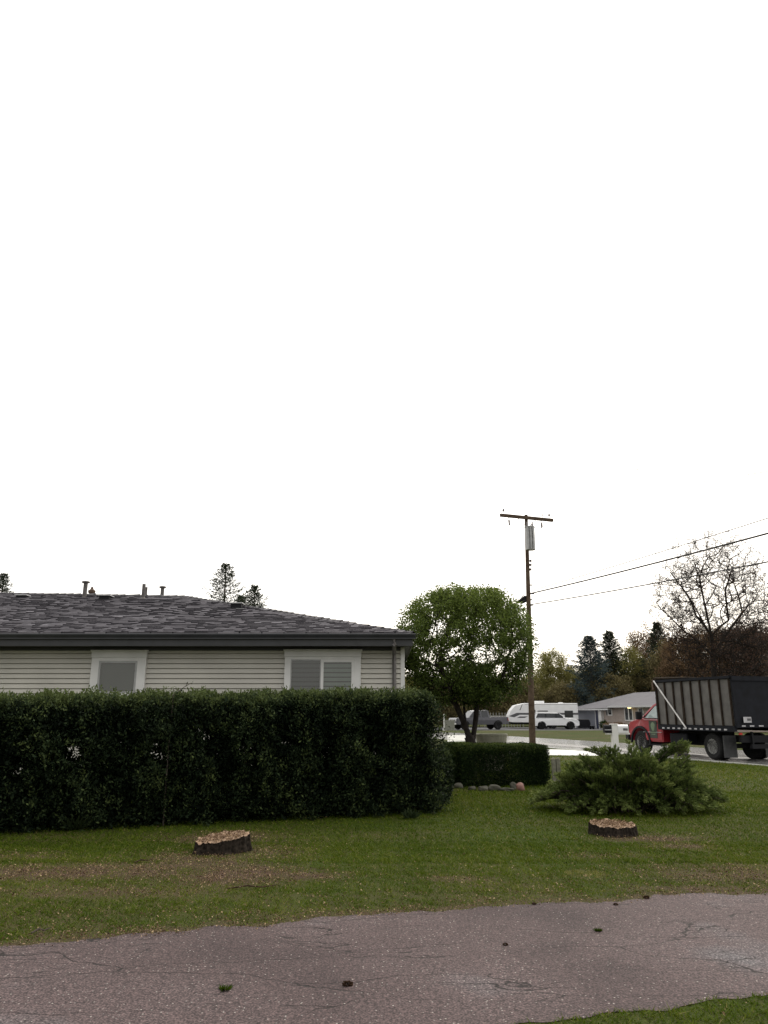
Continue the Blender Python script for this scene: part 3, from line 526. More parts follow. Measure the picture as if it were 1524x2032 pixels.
# ================================================================ JUNIPER
def juniper(c,rx,ry,H,n=120,per=1300):
    root=thing('juniper','large spreading juniper with feathery arching plumes on the lawn right of the low hedge','juniper',c); pts=[];dr=[];tn=[]; bm=MB()
    for i in range(n):
        a=i*2.39996; rr=math.sqrt((i+.5)/n); e=Vector((math.cos(a)*rx*rr,math.sin(a)*ry*rr,0)); top=H*(1-rr**4.)**.75*(.74+.10*math.sin(e.x*2.6+1)+.20*math.sin(e.x*6.5+e.y*4)*math.sin(e.y*7+1))
        z1=max(.10,top*random.uniform(.72,1.05)); k0=random.uniform(.35,.62); s0=Vector((e.x*k0,e.y*k0,z1*random.uniform(.05,.3))); end=Vector((e.x*1.02,e.y*1.02,z1)); mid=(s0+end)/2+Vector((0,0,.14*random.uniform(.4,1.6)))
        if i<6: end=Vector((.98+.05*i,.1*i-.2,H*(1.02-.035*i))); s0=Vector((.35,.0,.35)); mid=Vector((.55,.03*i,.98))
        elif i<10: end=Vector((-.62+.16*(i-6),.1,H*.90)); s0=Vector((.0,.0,.25)); mid=Vector((-.15,0,.9))
        elif i>n-75: end.z=random.uniform(.05,.30); mid.z=max(mid.z,end.z+.22)
        ts=np.linspace(0,1,14); path=[(s0*(1-t)**2+mid*2*t*(1-t)+end*t*t) for t in ts]; bm.tube(path,[.018*(1-t)+.004 for t in ts],4,cap=False)
        k=per; t=RNG.random(k)**.8; pp=np.array([list(s0*(1-q)**2+mid*2*q*(1-q)+end*q*q) for q in t]); dd=np.array([list((mid-s0)*(1-q)+(end-mid)*q) for q in t]); dd/=np.linalg.norm(dd,axis=1,keepdims=True)
        # side sprays: short sub-branches leaving the main one at an angle
        sid=(t*16).astype(int); ang=sid*2.4+i; off=np.stack([np.cos(ang),np.sin(ang),.55+0*ang],-1); off-=dd*(off*dd).sum(1,keepdims=True)*.5; off/=np.linalg.norm(off,axis=1,keepdims=True)
        l=RNG.random(k)*(.11*(1.15-t)+.045); pp=pp+off*l[:,None]+dd*l[:,None]*.8+RNG.normal(size=(k,3))*.011
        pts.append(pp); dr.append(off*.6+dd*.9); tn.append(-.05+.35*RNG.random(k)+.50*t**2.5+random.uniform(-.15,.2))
    Pt=np.concatenate(pts); D=np.concatenate(dr); T=np.concatenate(tn); ok=Pt[:,2]>.0; Pt,D,T=Pt[ok],D[ok],T[ok]
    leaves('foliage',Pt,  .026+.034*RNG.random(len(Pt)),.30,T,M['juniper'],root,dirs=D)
    bm.build('branches',M['bark2'],root)
    return root
jl=G(1062,1590); jr=G(1436,1605); jc=(G(1060,1600)+G(1436,1612))/2
jy=13.75; juniper((P(1246,1590,jy).x,jy,0),1.66,1.0,1.07,n=210,per=850)
# ================================================================ TREES
def ell_targets(n,c,r,rng,shell=.5,zmin=-9,jag=0,pn=2.):
    out=[]
    while len(out)<n:
        d=rng.normal(size=3); d/=np.linalg.norm(d); d/=(np.abs(d)**pn).sum()**(1/pn); q=(shell+(1-shell)*rng.random())**(1/2.) if rng.random()<.75 else rng.random()**(1/3); q*=1-jag*rng.random()
        p=np.array(c)+d*q*np.array(r)
        if p[2]>zmin: out.append(p)
    return out
def crown_leaves(N,R,rng,per,size,spread,thr,asp,mat,root,tintf=None,tip_only=True):
    idx=np.where(R<thr)[0]; k=rng.choice(idx,per); Pt=N[k]+rng.normal(size=(per,3))*spread; tn=.1+.8*rng.random(per) if tintf is None else tintf(Pt,rng)
    return leaves('crown',Pt,size*(.6+.8*rng.random(per)),asp,tn,mat,root)
# clipped round tree beside the low hedge
rt=G(936,1512); rt=Vector((P(936,1475,20.5).x,20.5,0)); rc=P(923,1284,20.5); 
root=thing('round_tree','bushy green tree clipped into a ball with several dark trunks behind the low hedge','tree',rt)
rg=np.random.default_rng(11); cx=rc.x-rt.x; RXX=1.86; c=(cx,0,rc.z); rr=(RXX*.93,1.7,1.50)
mains=[np.array(t) for t in [(cx-1.0,.1,2.35),(cx-.35,-.3,2.6),(cx+.45,.3,2.7),(cx+.15,-.1,2.3),(cx-.6,.5,2.9),(cx+.9,-.2,2.9)]]
fork=[np.array((-.02,0,.45)),np.array((-.26,0,1.15)),np.array((.10,0,1.25)),np.array((-.05,.12,1.2))]
tg=sorted(ell_targets(560,c,rr,rg,.45,zmin=1.75,pn=2.5),key=lambda p:p[2])
FC=[(1,0,(0,0,.80)),(2,1,(-.36,0,1.75)),(3,1,(-.16,.1,1.65)),(4,1,(.17,0,1.9)),(5,2,(-1.0,.1,2.3)),(6,2,(-.7,.5,2.7)),(7,3,(-.35,-.3,2.6)),(8,3,(-.1,.4,2.8)),(9,4,(.45,.3,2.7)),(10,4,(.2,-.3,2.7)),(11,4,(.95,-.1,2.7)),(12,2,(-.6,-.5,2.5))]
N,par,R=grow((0,0,-.05),tg,rg,.25,.30,.4,.025,.0085,2.2,forced=FC); R=np.minimum(R*1.1,.12); R[:6]=.14
skin('trunk',N,par,R,M['bark'],root)
n=88000; idx=np.where(R<.017)[0]; k=rg.choice(idx,n); Pt=N[k]+rg.normal(size=(n,3))*.085
nz=(Pt[:,2]-rc.z)/1.55; dens=np.clip(.54+.6*np.clip(nz,-1,1)**1*(nz>0)+.4*(nz<-.25),.2,1); rad=np.sqrt(((Pt[:,0]-cx)/rr[0])**2+(Pt[:,1]/rr[1])**2+((Pt[:,2]-rc.z)/rr[2])**2)
dens=np.where(rad>.8,np.maximum(dens,.62),dens); dens*=np.clip(1+.9*wob(Pt[:,0]*1.6,Pt[:,1]*1.6,Pt[:,2]*1.6,1.5,2.),.25,1.6); ok=(rg.random(n)<dens)&(Pt[:,2]>1.5); Pt=Pt[ok]
# extra outer shell shoots so the clipped outline closes at the top
n2=22000; d=rg.normal(size=(n2,3)); d/=(np.abs(d)**2.5).sum(1,keepdims=True)**.4; q=1+.04*rg.normal(size=n2)+.05*wob(d[:,0]*4,d[:,1]*4,d[:,2]*4,1,1); P2=np.array(c)+d*q[:,None]*np.array((1.80,1.66,1.52)); P2=P2[(rg.random(n2)<np.clip(.30+.8*d[:,2],.26,1))&(P2[:,2]>1.9)]
Pt=np.concatenate([Pt,P2]); tn=np.clip(.12+.5*rg.random(len(Pt))+.20*(Pt[:,2]-rc.z)/1.5,0,1)  # tint rises with height to imitate light on the crown top
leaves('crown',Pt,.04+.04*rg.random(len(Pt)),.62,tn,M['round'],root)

def spruce(H,W,seed,nb=230,fill=700):
    rg=np.random.default_rng(seed); pts=[];ds=[];tn=[]; bm=MB(); bm.tube([(0,0,0),(0.03*H/10,0,H*.5),(0,0,H)],[H*.022,H*.013,.02],7)
    for i in range(nb):
        f=(i+rg.random())/nb; f=f**.85; z=H*(.05+.94*f); L=W*.5*(1-f)**.8*(.40+.75*rg.random())+.010*H; a=i*2.4+rg.normal()*.3; e=np.array([math.cos(a)*L,math.sin(a)*L,L*(-.30+.85*f*f)]); s=np.array([0,0,z]); mid=s+e*.5+np.array([0,0,-.08*L])
        bm.tube([s,mid,s+e],[.022*H/14,.014*H/14,.006],3,cap=False); k=int(fill*(.10+L/W*1.6)*.25)+12; t=rg.random(k)**.75
        p=(1-t[:,None])**2*s+2*t[:,None]*(1-t[:,None])*mid+t[:,None]**2*(s+e); off=rg.normal(size=(k,3))*np.array([1,1,.5])*(.06+.16*L*(1.1-t)[:,None]); p=p+off; p[:,2]-=np.hypot(off[:,0],off[:,1])*.35
        pts.append(p); ds.append(np.tile(e/np.linalg.norm(e),(k,1))+off*.5); tn.append(.1+.6*rg.random(k)+.3*(t>.75))
    return np.concatenate(pts),np.concatenate(ds),np.concatenate(tn),bm
def make_spruce(name,label,loc,H,W,mat,seed,group=None,rz=0,ls=.16,fill=700):
    root=thing(name,label,'tree',loc,rz,group); p,d,T,bm=spruce(H,W,seed,fill=fill); leaves('crown',p,ls*(.6+.8*RNG.random(len(p))),.35,T,mat,root,dirs=d); bm.build('trunk',M['bark2'],root,smooth=True); return root
def heightat(px,py,Y): return P(px,py,Y)
for nm,lb,px,top,Y,W,sd in [('spruce','tall pointed spruce showing above the roof near the hip of the bungalow',449,1117,58,11.5,3),('spruce','shorter spruce just right of the tall one above the bungalow roof',506,1161,58,9.5,4),('spruce','small spruce tip between the two spruces rising over the bungalow roof',479,1181,62,5.5,5),('spruce','dark spruce top peeking above the roof at the left edge',9,1137,62,7.,6)]:
    t=P(px,top,Y); make_spruce(nm,lb,(t.x,Y,0),t.z,W,M['spruce'],sd,group='spruces behind the bungalow',fill=650)
def decid(name,label,cat,px,top,Y,Wpx,mat,seed,nt=150,nleaf=9000,ls=.16,zlow=.05,shape=(1,1),group=None,thr=.03,tip=.012,spread=.22,trunkmat='bark2',asp=.6,base=(0,0),jag=.25,step=.5):
    t=P(px,top,Y); H=t.z; rx=Wpx/1551*Y/2; rg=np.random.default_rng(seed); root=thing(name,label,cat,(t.x,Y,0),0,group); z0=H*zlow; c=(0,0,(H+z0)/2+.01*H); r=(rx*1.12,rx*1.12,(H-z0)/2*1.0)
    tg=sorted(ell_targets(nt,c,r,rg,.4,zmin=z0,jag=jag),key=lambda p:np.linalg.norm(p)); N,par,R=grow((0,0,-.1),[np.array((0,0,z0*1.3))]+tg,rg,step,.3,.4,.06,tip,2.3); R=np.minimum(R,H*.03)
    skin('trunk',N,par,R,M[trunkmat],root,n=5); idx=np.where(R<thr)[0]; k=rg.choice(idx,nleaf); Pt=N[k]+rg.normal(size=(nleaf,3))*spread; cl=.5+.5*wob(Pt[:,0]/H*9,Pt[:,1]/H*9,Pt[:,2]/H*9,1.3,seed)
    leaves('crown',Pt,ls*(.6+.8*rg.random(nleaf)),asp,.05+.5*rg.random(nleaf)+.4*cl,mat,root); return root
# far trees beyond the street
T=[('young_leaf_tree','rounded olive tree coming into leaf right of the utility pole behind the caravan',1090,1284,105,88,'olive',21,170,9000,.17),
('young_leaf_tree','small pale olive tree between the rounded olive tree and the blue spruce',1135,1318,108,52,'olive',22,110,5000,.16),
('young_leaf_tree','low olive tree filling the gap between the two dark spruces',1187,1306,104,84,'olive',38,150,8000,.17),
('budding_tree','brown budding tree between the narrow dark spruce and the bare tree',1332,1262,92,96,'woods',39,170,9000,.17),
('young_leaf_tree','low olive thicket tree behind the right end of the caravan',1120,1352,96,80,'woods',23,120,8000,.17),
('budding_tree','olive brown tree left of the rusty tree behind the grey roofed house',1240,1277,100,92,'olive',24,170,8000,.17),
('budding_tree','rusty brown budding tree rising left of the bare tree',1275,1233,104,86,'rustleaf',25,210,9500,.16),
('budding_tree','low brown tree directly behind the ridge of the grey roofed house',1205,1335,94,96,'woods',26,150,9000,.18),
('budding_tree','brown green tree behind the cab of the dump truck',1300,1300,98,90,'woods',27,150,10000,.18),
('budding_tree','brown tree at the left foot of the bare tree above the dump bed',1348,1245,88,92,'rustleaf',28,190,10500,.16),
('budding_tree','dense brown tree directly behind the bare tree',1405,1232,86,104,'rustleaf',29,220,13000,.16),
('budding_tree','dense maroon tree right of the bare tree trunk',1462,1226,84,100,'maroon',30,220,13000,.16),
('budding_tree','dense maroon tree at the right edge above the dump truck tailgate',1520,1212,82,110,'maroon',31,220,13000,.16),
('budding_tree','taller thin budding tree at the far right edge of the picture',1548,1150,70,110,'maroon',32,200,3500,.11),
('young_leaf_tree','olive bush like tree beside the white corner board of the bungalow',812,1338,70,70,'olive',33,120,8000,.15),
('young_leaf_tree','dark olive tree seen under the left of the round tree crown',872,1352,92,96,'woods',34,150,10000,.18),
('young_leaf_tree','dark tree behind the grey pickup seen below the round crown',965,1345,96,120,'woods',35,170,12000,.18),
('young_leaf_tree','dark tree behind the nose of the caravan',1030,1350,98,90,'woods',36,150,10000,.18)]
for nm,lb,px,top,Y,W,mt,sd,nt_,nl,ls in T: decid(nm,lb,'tree',px,top,Y,W,M[mt],sd,nt_,int(nl*2.2),ls*1.15,group='trees beyond the street',spread=.32)
decid('bare_tree','sparse bare treetop barely visible over the right slope of the bungalow roof','tree',732,1222,62,60,M['bud'],37,60,130,.06,tip=.008,thr=.05)
for lb,px,top,Y,W,mt,sd in [('dense blue green spruce behind the left end of the grey roofed house',1168,1262,94,11.,'bluespruce',41),('dark pointed spruce just right of the blue green spruce',1207,1252,99,10.,'spruce',42),('narrow dark spruce between the rusty tree and the bare tree',1303,1234,97,9.,'spruce',43)]:
    t=P(px,top,Y); make_spruce('spruce',lb,(t.x,Y,0),t.z,W,M[mt],sd,'trees beyond the street',ls=.22,fill=900)
# the big bare tree
bt=P(1418,1340,55); top=P(1400,1040,55); rg=np.random.default_rng(77)
root=thing('bare_tree','large bare spreading tree with red buds standing behind the dump truck','tree',(bt.x,55,0))
LP=lambda px,py,y=0: ((P(px,py,55).x-bt.x),y,P(px,py,55).z)
FB=[(1,0,LP(1414,1300)),(2,1,LP(1412,1262)),(3,2,LP(1402,1200,.3)),(4,3,LP(1393,1145,.4)),(5,4,LP(1376,1112)),(6,2,LP(1376,1222,-.4)),(7,6,LP(1350,1172,-.6)),(8,7,LP(1332,1138)),(9,1,LP(1362,1250,.5)),(10,9,LP(1318,1204,.8)),(11,2,LP(1442,1232,-.3)),(12,11,LP(1433,1172,-.5)),(13,12,LP(1452,1128)),(14,1,LP(1478,1215,.4)),(15,14,LP(1506,1188,.6)),(16,3,LP(1428,1150,.2)),(17,4,LP(1402,1108,-.3)),(18,14,LP(1470,1150,1.2)),(19,2,LP(1395,1185,2.0))]
tg=[np.array(q) for q in [(0,0,3.6),(-2.4,.3,6.5),(.2,0,7.5),(1.7,-.3,6.6),(-.6,.2,11.),(3.2,.4,8.5)]]
tg+=sorted(ell_targets(2600,(.6,0,8.8),(5.2,4.6,6.9),rg,.3,zmin=3.4,jag=.28),key=lambda p:np.linalg.norm(p-np.array((0,0,3))))
N,par,R=grow((0,0,-.1),tg,rg,.35,.14,.22,.05,.0125,2.6,forced=FB); R=np.minimum(R*1.1,.3); R[:14]=np.maximum(R[:14],.27)
def twigs(N,par,R,n,l,rg,r=.0065,up=.35):
    idx=np.where(R<.035)[0]; k=rg.choice(idx,n); N=list(N); par=list(par); R=list(R)
    for i in k:
        d=rg.normal(size=3); d[2]+=up*2; d/=np.linalg.norm(d); a=N[i]+d*l*rg.uniform(.4,1)*.5; N.append(a); par.append(i); R.append(r); j=len(N)-1
        for _ in range(2):
            e=d+rg.normal(size=3)*.45; N.append(a+e/np.linalg.norm(e)*l*rg.uniform(.4,1)*.6); par.append(j); R.append(r*.8)
    return np.array(N),np.array(par),np.array(R)
N,par,R=twigs(N,par,R,5200,.75,rg,.0085)
skin('trunk',N,par,R,M['bark'],root,n=6)
idx=np.where(R<.02)[0]; k=rg.choice(idx,11000); leaves('buds',N[k]+rg.normal(size=(11000,3))*.07,.04+.05*rg.random(11000),.7,rg.random(11000),M['bud'],root)
# distant wood: one continuous mass behind the individual trees
n=230000; xx=-30+RNG.random(n)*130; yy=118+RNG.random(n)*14; top=6.2+1.6*wob(xx*.22,yy*.05,xx*0,1.,3.)+ .9*wob(xx*.9,yy*.3,xx*0,1.,5.)+np.clip((xx-38)*.16,0,4.5); zz=RNG.random(n)*top
Pt=np.stack([xx,yy,zz],-1); leaves('far_wood',Pt,.25+.35*RNG.random(n),.6,RNG.random(n)*.5+.3*(.5+.5*wob(xx*.5,zz*.5,yy*.2,1,2)),M['woods']); tag(bpy.data.objects['far_wood'],'low brown green wood closing off the view behind the far trees','wood',kind='stuff')
# sprig above the tall hedge
sp=P(352,1380,HA.y+.75); m=MB(); a=Vector((sp.x-.08,sp.y,0)); 
root=thing('sapling','thin leafless sapling shoot sticking out above the tall hedge between the two windows','shrub',a)
m.tube([(0,0,0),(.0,0,1.2),(.02,0,1.86),(.10,0,1.93),(.20,0,2.0),(.23,0,2.06)],[.012,.01,.008,.006,.005,.004],5); m.tube([(.10,0,1.93),(.02,0,1.97)],[.005,.003],4); m.tube([(.20,0,2.0),(.28,0,2.05)],[.005,.003],4); m.build('stem',M['bark2'],root)
leaves('foliage',np.array([[.23,0,2.06],[.28,0,2.05],[.02,0,1.97],[.12,0,1.94],[.17,0,1.98]]*2)+RNG.normal(size=(10,3))*.01,.04,.6,RNG.random(10),M['hedge'],root)

# ================================================================ UTILITY POLE AND WIRES
PY=29.0; pb=P(1056,1472,PY); ptp=P(1044,1022,PY); px0=pb.x
pole=thing('utility_pole','weathered wooden utility pole with crossarm and grey transformer behind the low hedge','utility pole',(px0,PY,0))
lean=(ptp.x-px0)*.0
HT=ptp.z; tx=ptp.x-px0
m=MB(); m.tube([(0,0,0),(tx*.3,0,HT*.3),(tx*.65,0,HT*.65),(tx,0,HT)],[.125,.108,.086,.066],12); m.build('pole_shaft',M['wood_pole'],pole,smooth=False)
CAo=Vector((tx,0,HT-.13)); ca=Vector((.95,.31,0)).normalized()
def arm(s,zoff=0,yoff=-.13): return CAo+ca*s+Vector((.0,yoff,zoff))
m=MB(); e1=arm(-1.16,.0);e2=arm(1.16,-.03); u=Vector((0,0,.06)); v=Vector((-ca.y,ca.x,0))*.05
m.add([e1-u-v,e1-u+v,e1+u+v,e1+u-v,e2-u-v,e2-u+v,e2+u+v,e2+u-v],[(0,3,2,1),(4,5,6,7),(0,1,5,4),(1,2,6,5),(2,3,7,6),(3,0,4,7)]); m.build('crossarm',M['wood_pole'],pole)
for s in (-1,1):
    m=MB(); m.tube([arm(s*.42,-.05),Vector((tx+s*.04,-.12,HT-.52))],.012,5); m.build('arm_brace',M['steel'],pole)
def insulator(p,mat='insul',r=.045,h=.11):
    m=MB(); m.lathe([(.012,-.07),(.012,0),(r,.0),(r*.9,h*.4),(r*.55,h*.5),(r*.75,h*.7),(r*.4,h)],10,tuple(p)); return m.build('insulator',M[mat],pole)
INS=[arm(-1.02,.17),arm(1.0,.13),arm(.72,.13)]
for p in INS[:2]: insulator(p)
insulator(INS[2],r=.03,h=.07)
for s in (-.80,.62):
    m=MB(); p=arm(s,-.06); m.tube([p,p+Vector((0,-.02,-.10)),p+Vector((.02,-.03,-.14))],.014,5); m.tube([p+Vector((.0,-.03,-.12)),p+Vector((.01,-.03,-.34))],[.035,.028],8); m.tube([p+Vector((.06,-.03,-.10)),p+Vector((.05,-.03,-.30))],.010,5); m.build('fuse_cutout',M['insul'],pole)
tz1=P(1048,1049,PY).z; tz0=P(1048,1094,PY).z; c=(P(1048.5,1070,PY).x-px0+.02,-.30)
m=MB(); m.lathe([(.16,tz0-.015),(.182,tz0),(.182,tz1-.03),(.195,tz1-.03),(.195,tz1),(.12,tz1+.03)],20,(c[0],c[1],0)); tr=m.build('transformer',M['steel'],pole,smooth=False)
for dxx in (-.07,.05):
    m=MB(); m.tube([(c[0]+dxx,c[1]-.19,tz1-.05),(c[0]+dxx+.01,c[1]-.20,tz0+.5),(c[0]+dxx,c[1]-.19,tz0+.02)],.012,5); m.build('lead_wire',M['wire'],tr)
for dxx in (-.10,.10):
    m=MB(); m.lathe([(.02,tz1+.03),(.045,tz1+.04),(.03,tz1+.07),(.045,tz1+.09),(.025,tz1+.13),(.03,tz1+.16),(.01,tz1+.2)],8,(c[0]+dxx,c[1],0)); m.build('bushing',M['insul'],tr)
for sx_ in (-1,1):
    m=MB(); b_=Vector((c[0]+sx_*.2,c[1],tz1-.02)); m.tube([b_,b_+Vector((sx_*.09,0,.02)),b_+Vector((sx_*.11,0,.14))],.014,5); m.build('bracket_hook',M['wire'],pole)
for py in (1113,1121,1130):
    z=P(1050,py,PY).z; m=MB(); xo=P(1053,py,PY).x-px0; m.lathe([(.02,-.045),(.05,-.04),(.035,0),(.05,.04),(.02,.045)],10,(xo,0,z)); m.tube([(xo-.09,0,z),(xo,0,z)],.012,5); m.build('spool_insulator',M['insul'],pole)
for py,l in ((1161,.12),(1178,.2),(1190,.12),(1201,.14)):
    z=P(1050,py,PY).z; xo=P(1050,py,PY).x-px0; m=MB(); m.tube([(xo,0,z),(xo+l,0,z)],[.02,.03],6); m.build('pole_bolt',M['wire'],pole)
m=MB(); a=P(1043,1186,PY); b_=P(1031,1192,PY); m.tube([(a.x-px0,0,a.z),(b_.x-px0,.5,b_.z)],[.09,.05],8); m.tube([(a.x-px0,-.05,a.z-.12),(b_.x-px0+.1,.2,b_.z-.06)],[.06,.05],8); m.build('cable_closure',M['black'],pole)
W0=Vector((pole.location.x,PY,0))
def wire(a,b,sag,r,label,cat='power line'):
    n=24; pts=[]
    for i in range(n+1):
        t=i/n; q=a.lerp(b,t); q.z-=sag*4*t*(1-t); pts.append(q-a)
    m=MB(); m.tube(pts,r,5); o=m.build('overhead_wire',M['wire'],loc=a,smooth=True); return tag(o,label,cat,'overhead wires from the utility pole')
span=RD*-46
def towards(a,px,py,sag,r,label):
    # end point 46 m along the pole line, its height set so that the wire leaves the frame where the photograph shows it
    t=(1524-762)/1551; lam=(t*a.y-a.x)/(-RD.x-t*-RD.y) if True else 0
    # solve a + span*s hits x/y=t
    s=(t*a.y-a.x)/(span.x-t*span.y); q=a+span*s; zt=P(px,py,q.y).z; dz=(zt-a.z+sag*4*s*(1-s))/s; return wire(a,a+span+Vector((0,0,dz)),sag,r,label)
A=lambda px,py: Vector((P(px,py,PY).x,PY,P(px,py,PY).z))
towards(A(1052,1178),1524,1070,.55,.026,'thick black overhead cable rising to the right from the pole')
towards(A(1052,1200),1524,1122,.5,.019,'lower thin overhead cable under the thick black one')
towards(A(1054,1172),1524,1043,.5,.013,'hair thin wire just above the thick black cable')
for p,py,lb in ((INS[0],945,'uppermost faint wire leaving the left end of the crossarm'),(INS[2],966,'faint wire leaving the crossarm between its two neighbours'),(INS[1],990,'faint wire leaving the right end of the crossarm')):
    towards(W0+p+Vector((0,0,.08)),1524,py,.7,.009,lb)
for py,q,lb in ((1180,(1000,1208),'cable running down to the left from the pole into the round tree'),(1205,(985,1235),'second lower cable leaving the pole on its left side')):
    a=A(1040,py); e=P(q[0],q[1],52); wire(a,e+(e-a)*.6,.25,.014,lb)
a=A(1056,1119); e=P(1300,1180,80); wire(a,e,.5,.006,'thin service wire sloping down to the grey roofed house')
# ================================================================ BIRD
bp_=P(1266,931,40)
m=MB(); m.tube([(-.10,0,-.01),(-.05,0,0),(.02,0,.01),(.07,0,.015),(.10,0,.01)],[.008,.03,.035,.022,.006],8)
bird=m.build('bird',M['black'],loc=bp_,smooth=True); tag(bird,'small dark bird flying high in the white sky','bird')
for s,a_ in ((1,(-.02,.0,.0)),(-1,(-.02,0,0))):
    m=MB(); m.add([(.04,0,.02),(-.02,0,.02),(-.12,s*.08,.02+s*.04),(-.15,s*.22,.02+s*.075),(-.05,s*.13,.03+s*.05),(.04,0,.026),(-.02,0,.026),(-.12,s*.08,.026+s*.04),(-.15,s*.22,.024+s*.075),(-.05,s*.13,.036+s*.05)],[(0,1,2,3,4),(9,8,7,6,5)]+[(i,(i+1)%5,(i+1)%5+5,i+5) for i in range(5)]); m.build('wing',M['black'],bird)
# ================================================================ STREET SIDE THINGS
# mailbox post with two boxes
mp=P(1221,1480,27.2); root=thing('mailbox_post','white post carrying a white and a black mailbox beside the street behind the juniper','mailbox post',(mp.x,27.2,0))
zt_=P(0,1437,27.2).z
m=MB(); m.box(-.105,.105,-.105,.105,0,zt_-.02); m.box(-.125,.125,-.125,.125,zt_-.02,zt_+.01); m.box(-.13,.13,-.13,.13,0,.1); m.build('post',M['white'],root,bevel=.01)
m=MB(); m.box(-.30,.52,-.08,.08,zt_-.34,zt_-.29); m.build('shelf',M['white'],root,bevel=.005)
def mbox(name,x0,x1,mat,lb=None,y0=-.10,y1=.10):
    m=MB(); zb=zt_-.288; h=.20; poly=[(y0,zb),(y1,zb),(y1,zb+h)]+[((y0+y1)/2+(y1-y0)/2*math.cos(a),zb+h+.07*math.sin(a)) for a in [math.pi*i/8 for i in range(1,8)]]+[(y0,zb+h)]
    n=len(poly); m.add([(x0,y,z) for y,z in poly]+[(x1,y,z) for y,z in poly],[tuple(range(n)),tuple(range(2*n-1,n-1,-1))]+[(i,i+n,(i+1)%n+n,(i+1)%n) for i in range(n)])
    o=m.build(name,M['carwhite' if mat=='white' else mat],root,bevel=.006); return tag(o,lb)
wb=mbox('mailbox',.108,.47,'white','white mailbox with a dark number plate'); bb=mbox('mailbox',-.36,-.108,'black','black mailbox with a pale band')
m=MB(); m.box(.28,.435,-.108,-.1015,zt_-.21,zt_-.135); pl=m.build('number_plate',M['black'],wb)
m=MB(); m.box(-.355,-.112,-.106,-.1015,zt_-.20,zt_-.175); m.build('band',M['plate'],bb)
DIG={'6':'acdefg','5':'acdfg','0':'abcdef','8':'abcdefg'}
SEG={'a':(0,1,1,1),'b':(1,.5,1,1),'c':(1,0,1,.5),'d':(0,0,1,0),'e':(0,0,0,.5),'f':(0,.5,0,1),'g':(0,.5,1,.5)}
m=MB()
for i,ch in enumerate('6500'):
    ox=.292+i*.035; oz=zt_-.197
    for sg in DIG[ch]:
        x0,z0,x1,z1=SEG[sg]; m.box(ox+x0*.018-.002,ox+x1*.018+.004,-.1105,-.1085,oz+z0*.045-.002,oz+z1*.045+.004)
m.build('house_number',M['plate'],wb)
# weathered stake by the low hedge
st=P(1104,1530,17.2); root=thing('wooden_post','short weathered grey wooden post between the low hedge and the juniper','post',(st.x,17.2,0)); hz=P(1104,1503,17.2).z
for dxx in (-.052,.045):
    m=MB(); m.box(dxx-.042,dxx+.042,-.04,.04,0,hz-.02-abs(dxx)*.3); m.add([(dxx-.042,-.04,hz-.02),(dxx+.042,-.04,hz-.02),(dxx+.042,.04,hz-.02),(dxx-.042,.04,hz-.02),(dxx,0,hz+.01)],[(0,1,4),(1,2,4),(2,3,4),(3,0,4)]); m.build('plank',M['grey_wood'],root,bevel=.008)
# pale tub behind the hedge
tb=P(975,1472,22.5); 
def oval(rx,ry,z,n=28,p=3.2): return [(math.copysign(abs(math.cos(2*math.pi*k/n))**(2/p),math.cos(2*math.pi*k/n))*rx,math.copysign(abs(math.sin(2*math.pi*k/n))**(2/p),math.sin(2*math.pi*k/n))*ry,z) for k in range(n)]
zt2=P(0,1456,22.5).z
def loft(rings):
    m=MB(); n=len(rings[0])
    for r in rings: m.v+=r
    for i in range(len(rings)-1): m.f+=[(i*n+k,i*n+(k+1)%n,(i+1)*n+(k+1)%n,(i+1)*n+k) for k in range(n)]
    m.f.append(tuple(range(n))[::-1]); m.f.append(tuple(range((len(rings)-1)*n,len(rings)*n))); return m
root=tag(loft([oval(.30,.26,0),oval(.34,.28,zt2-.45),oval(.42,.32,zt2-.22),oval(.445,.34,zt2-.06),oval(.46,.35,zt2-.045),oval(.46,.35,zt2),oval(.42,.31,zt2),oval(.40,.29,zt2-.06)]).build('planter_tub',M['tub'],loc=(tb.x,22.5,0),smooth=False),'low pale oval stone tub behind the low hedge right of the round tree trunks','planter')
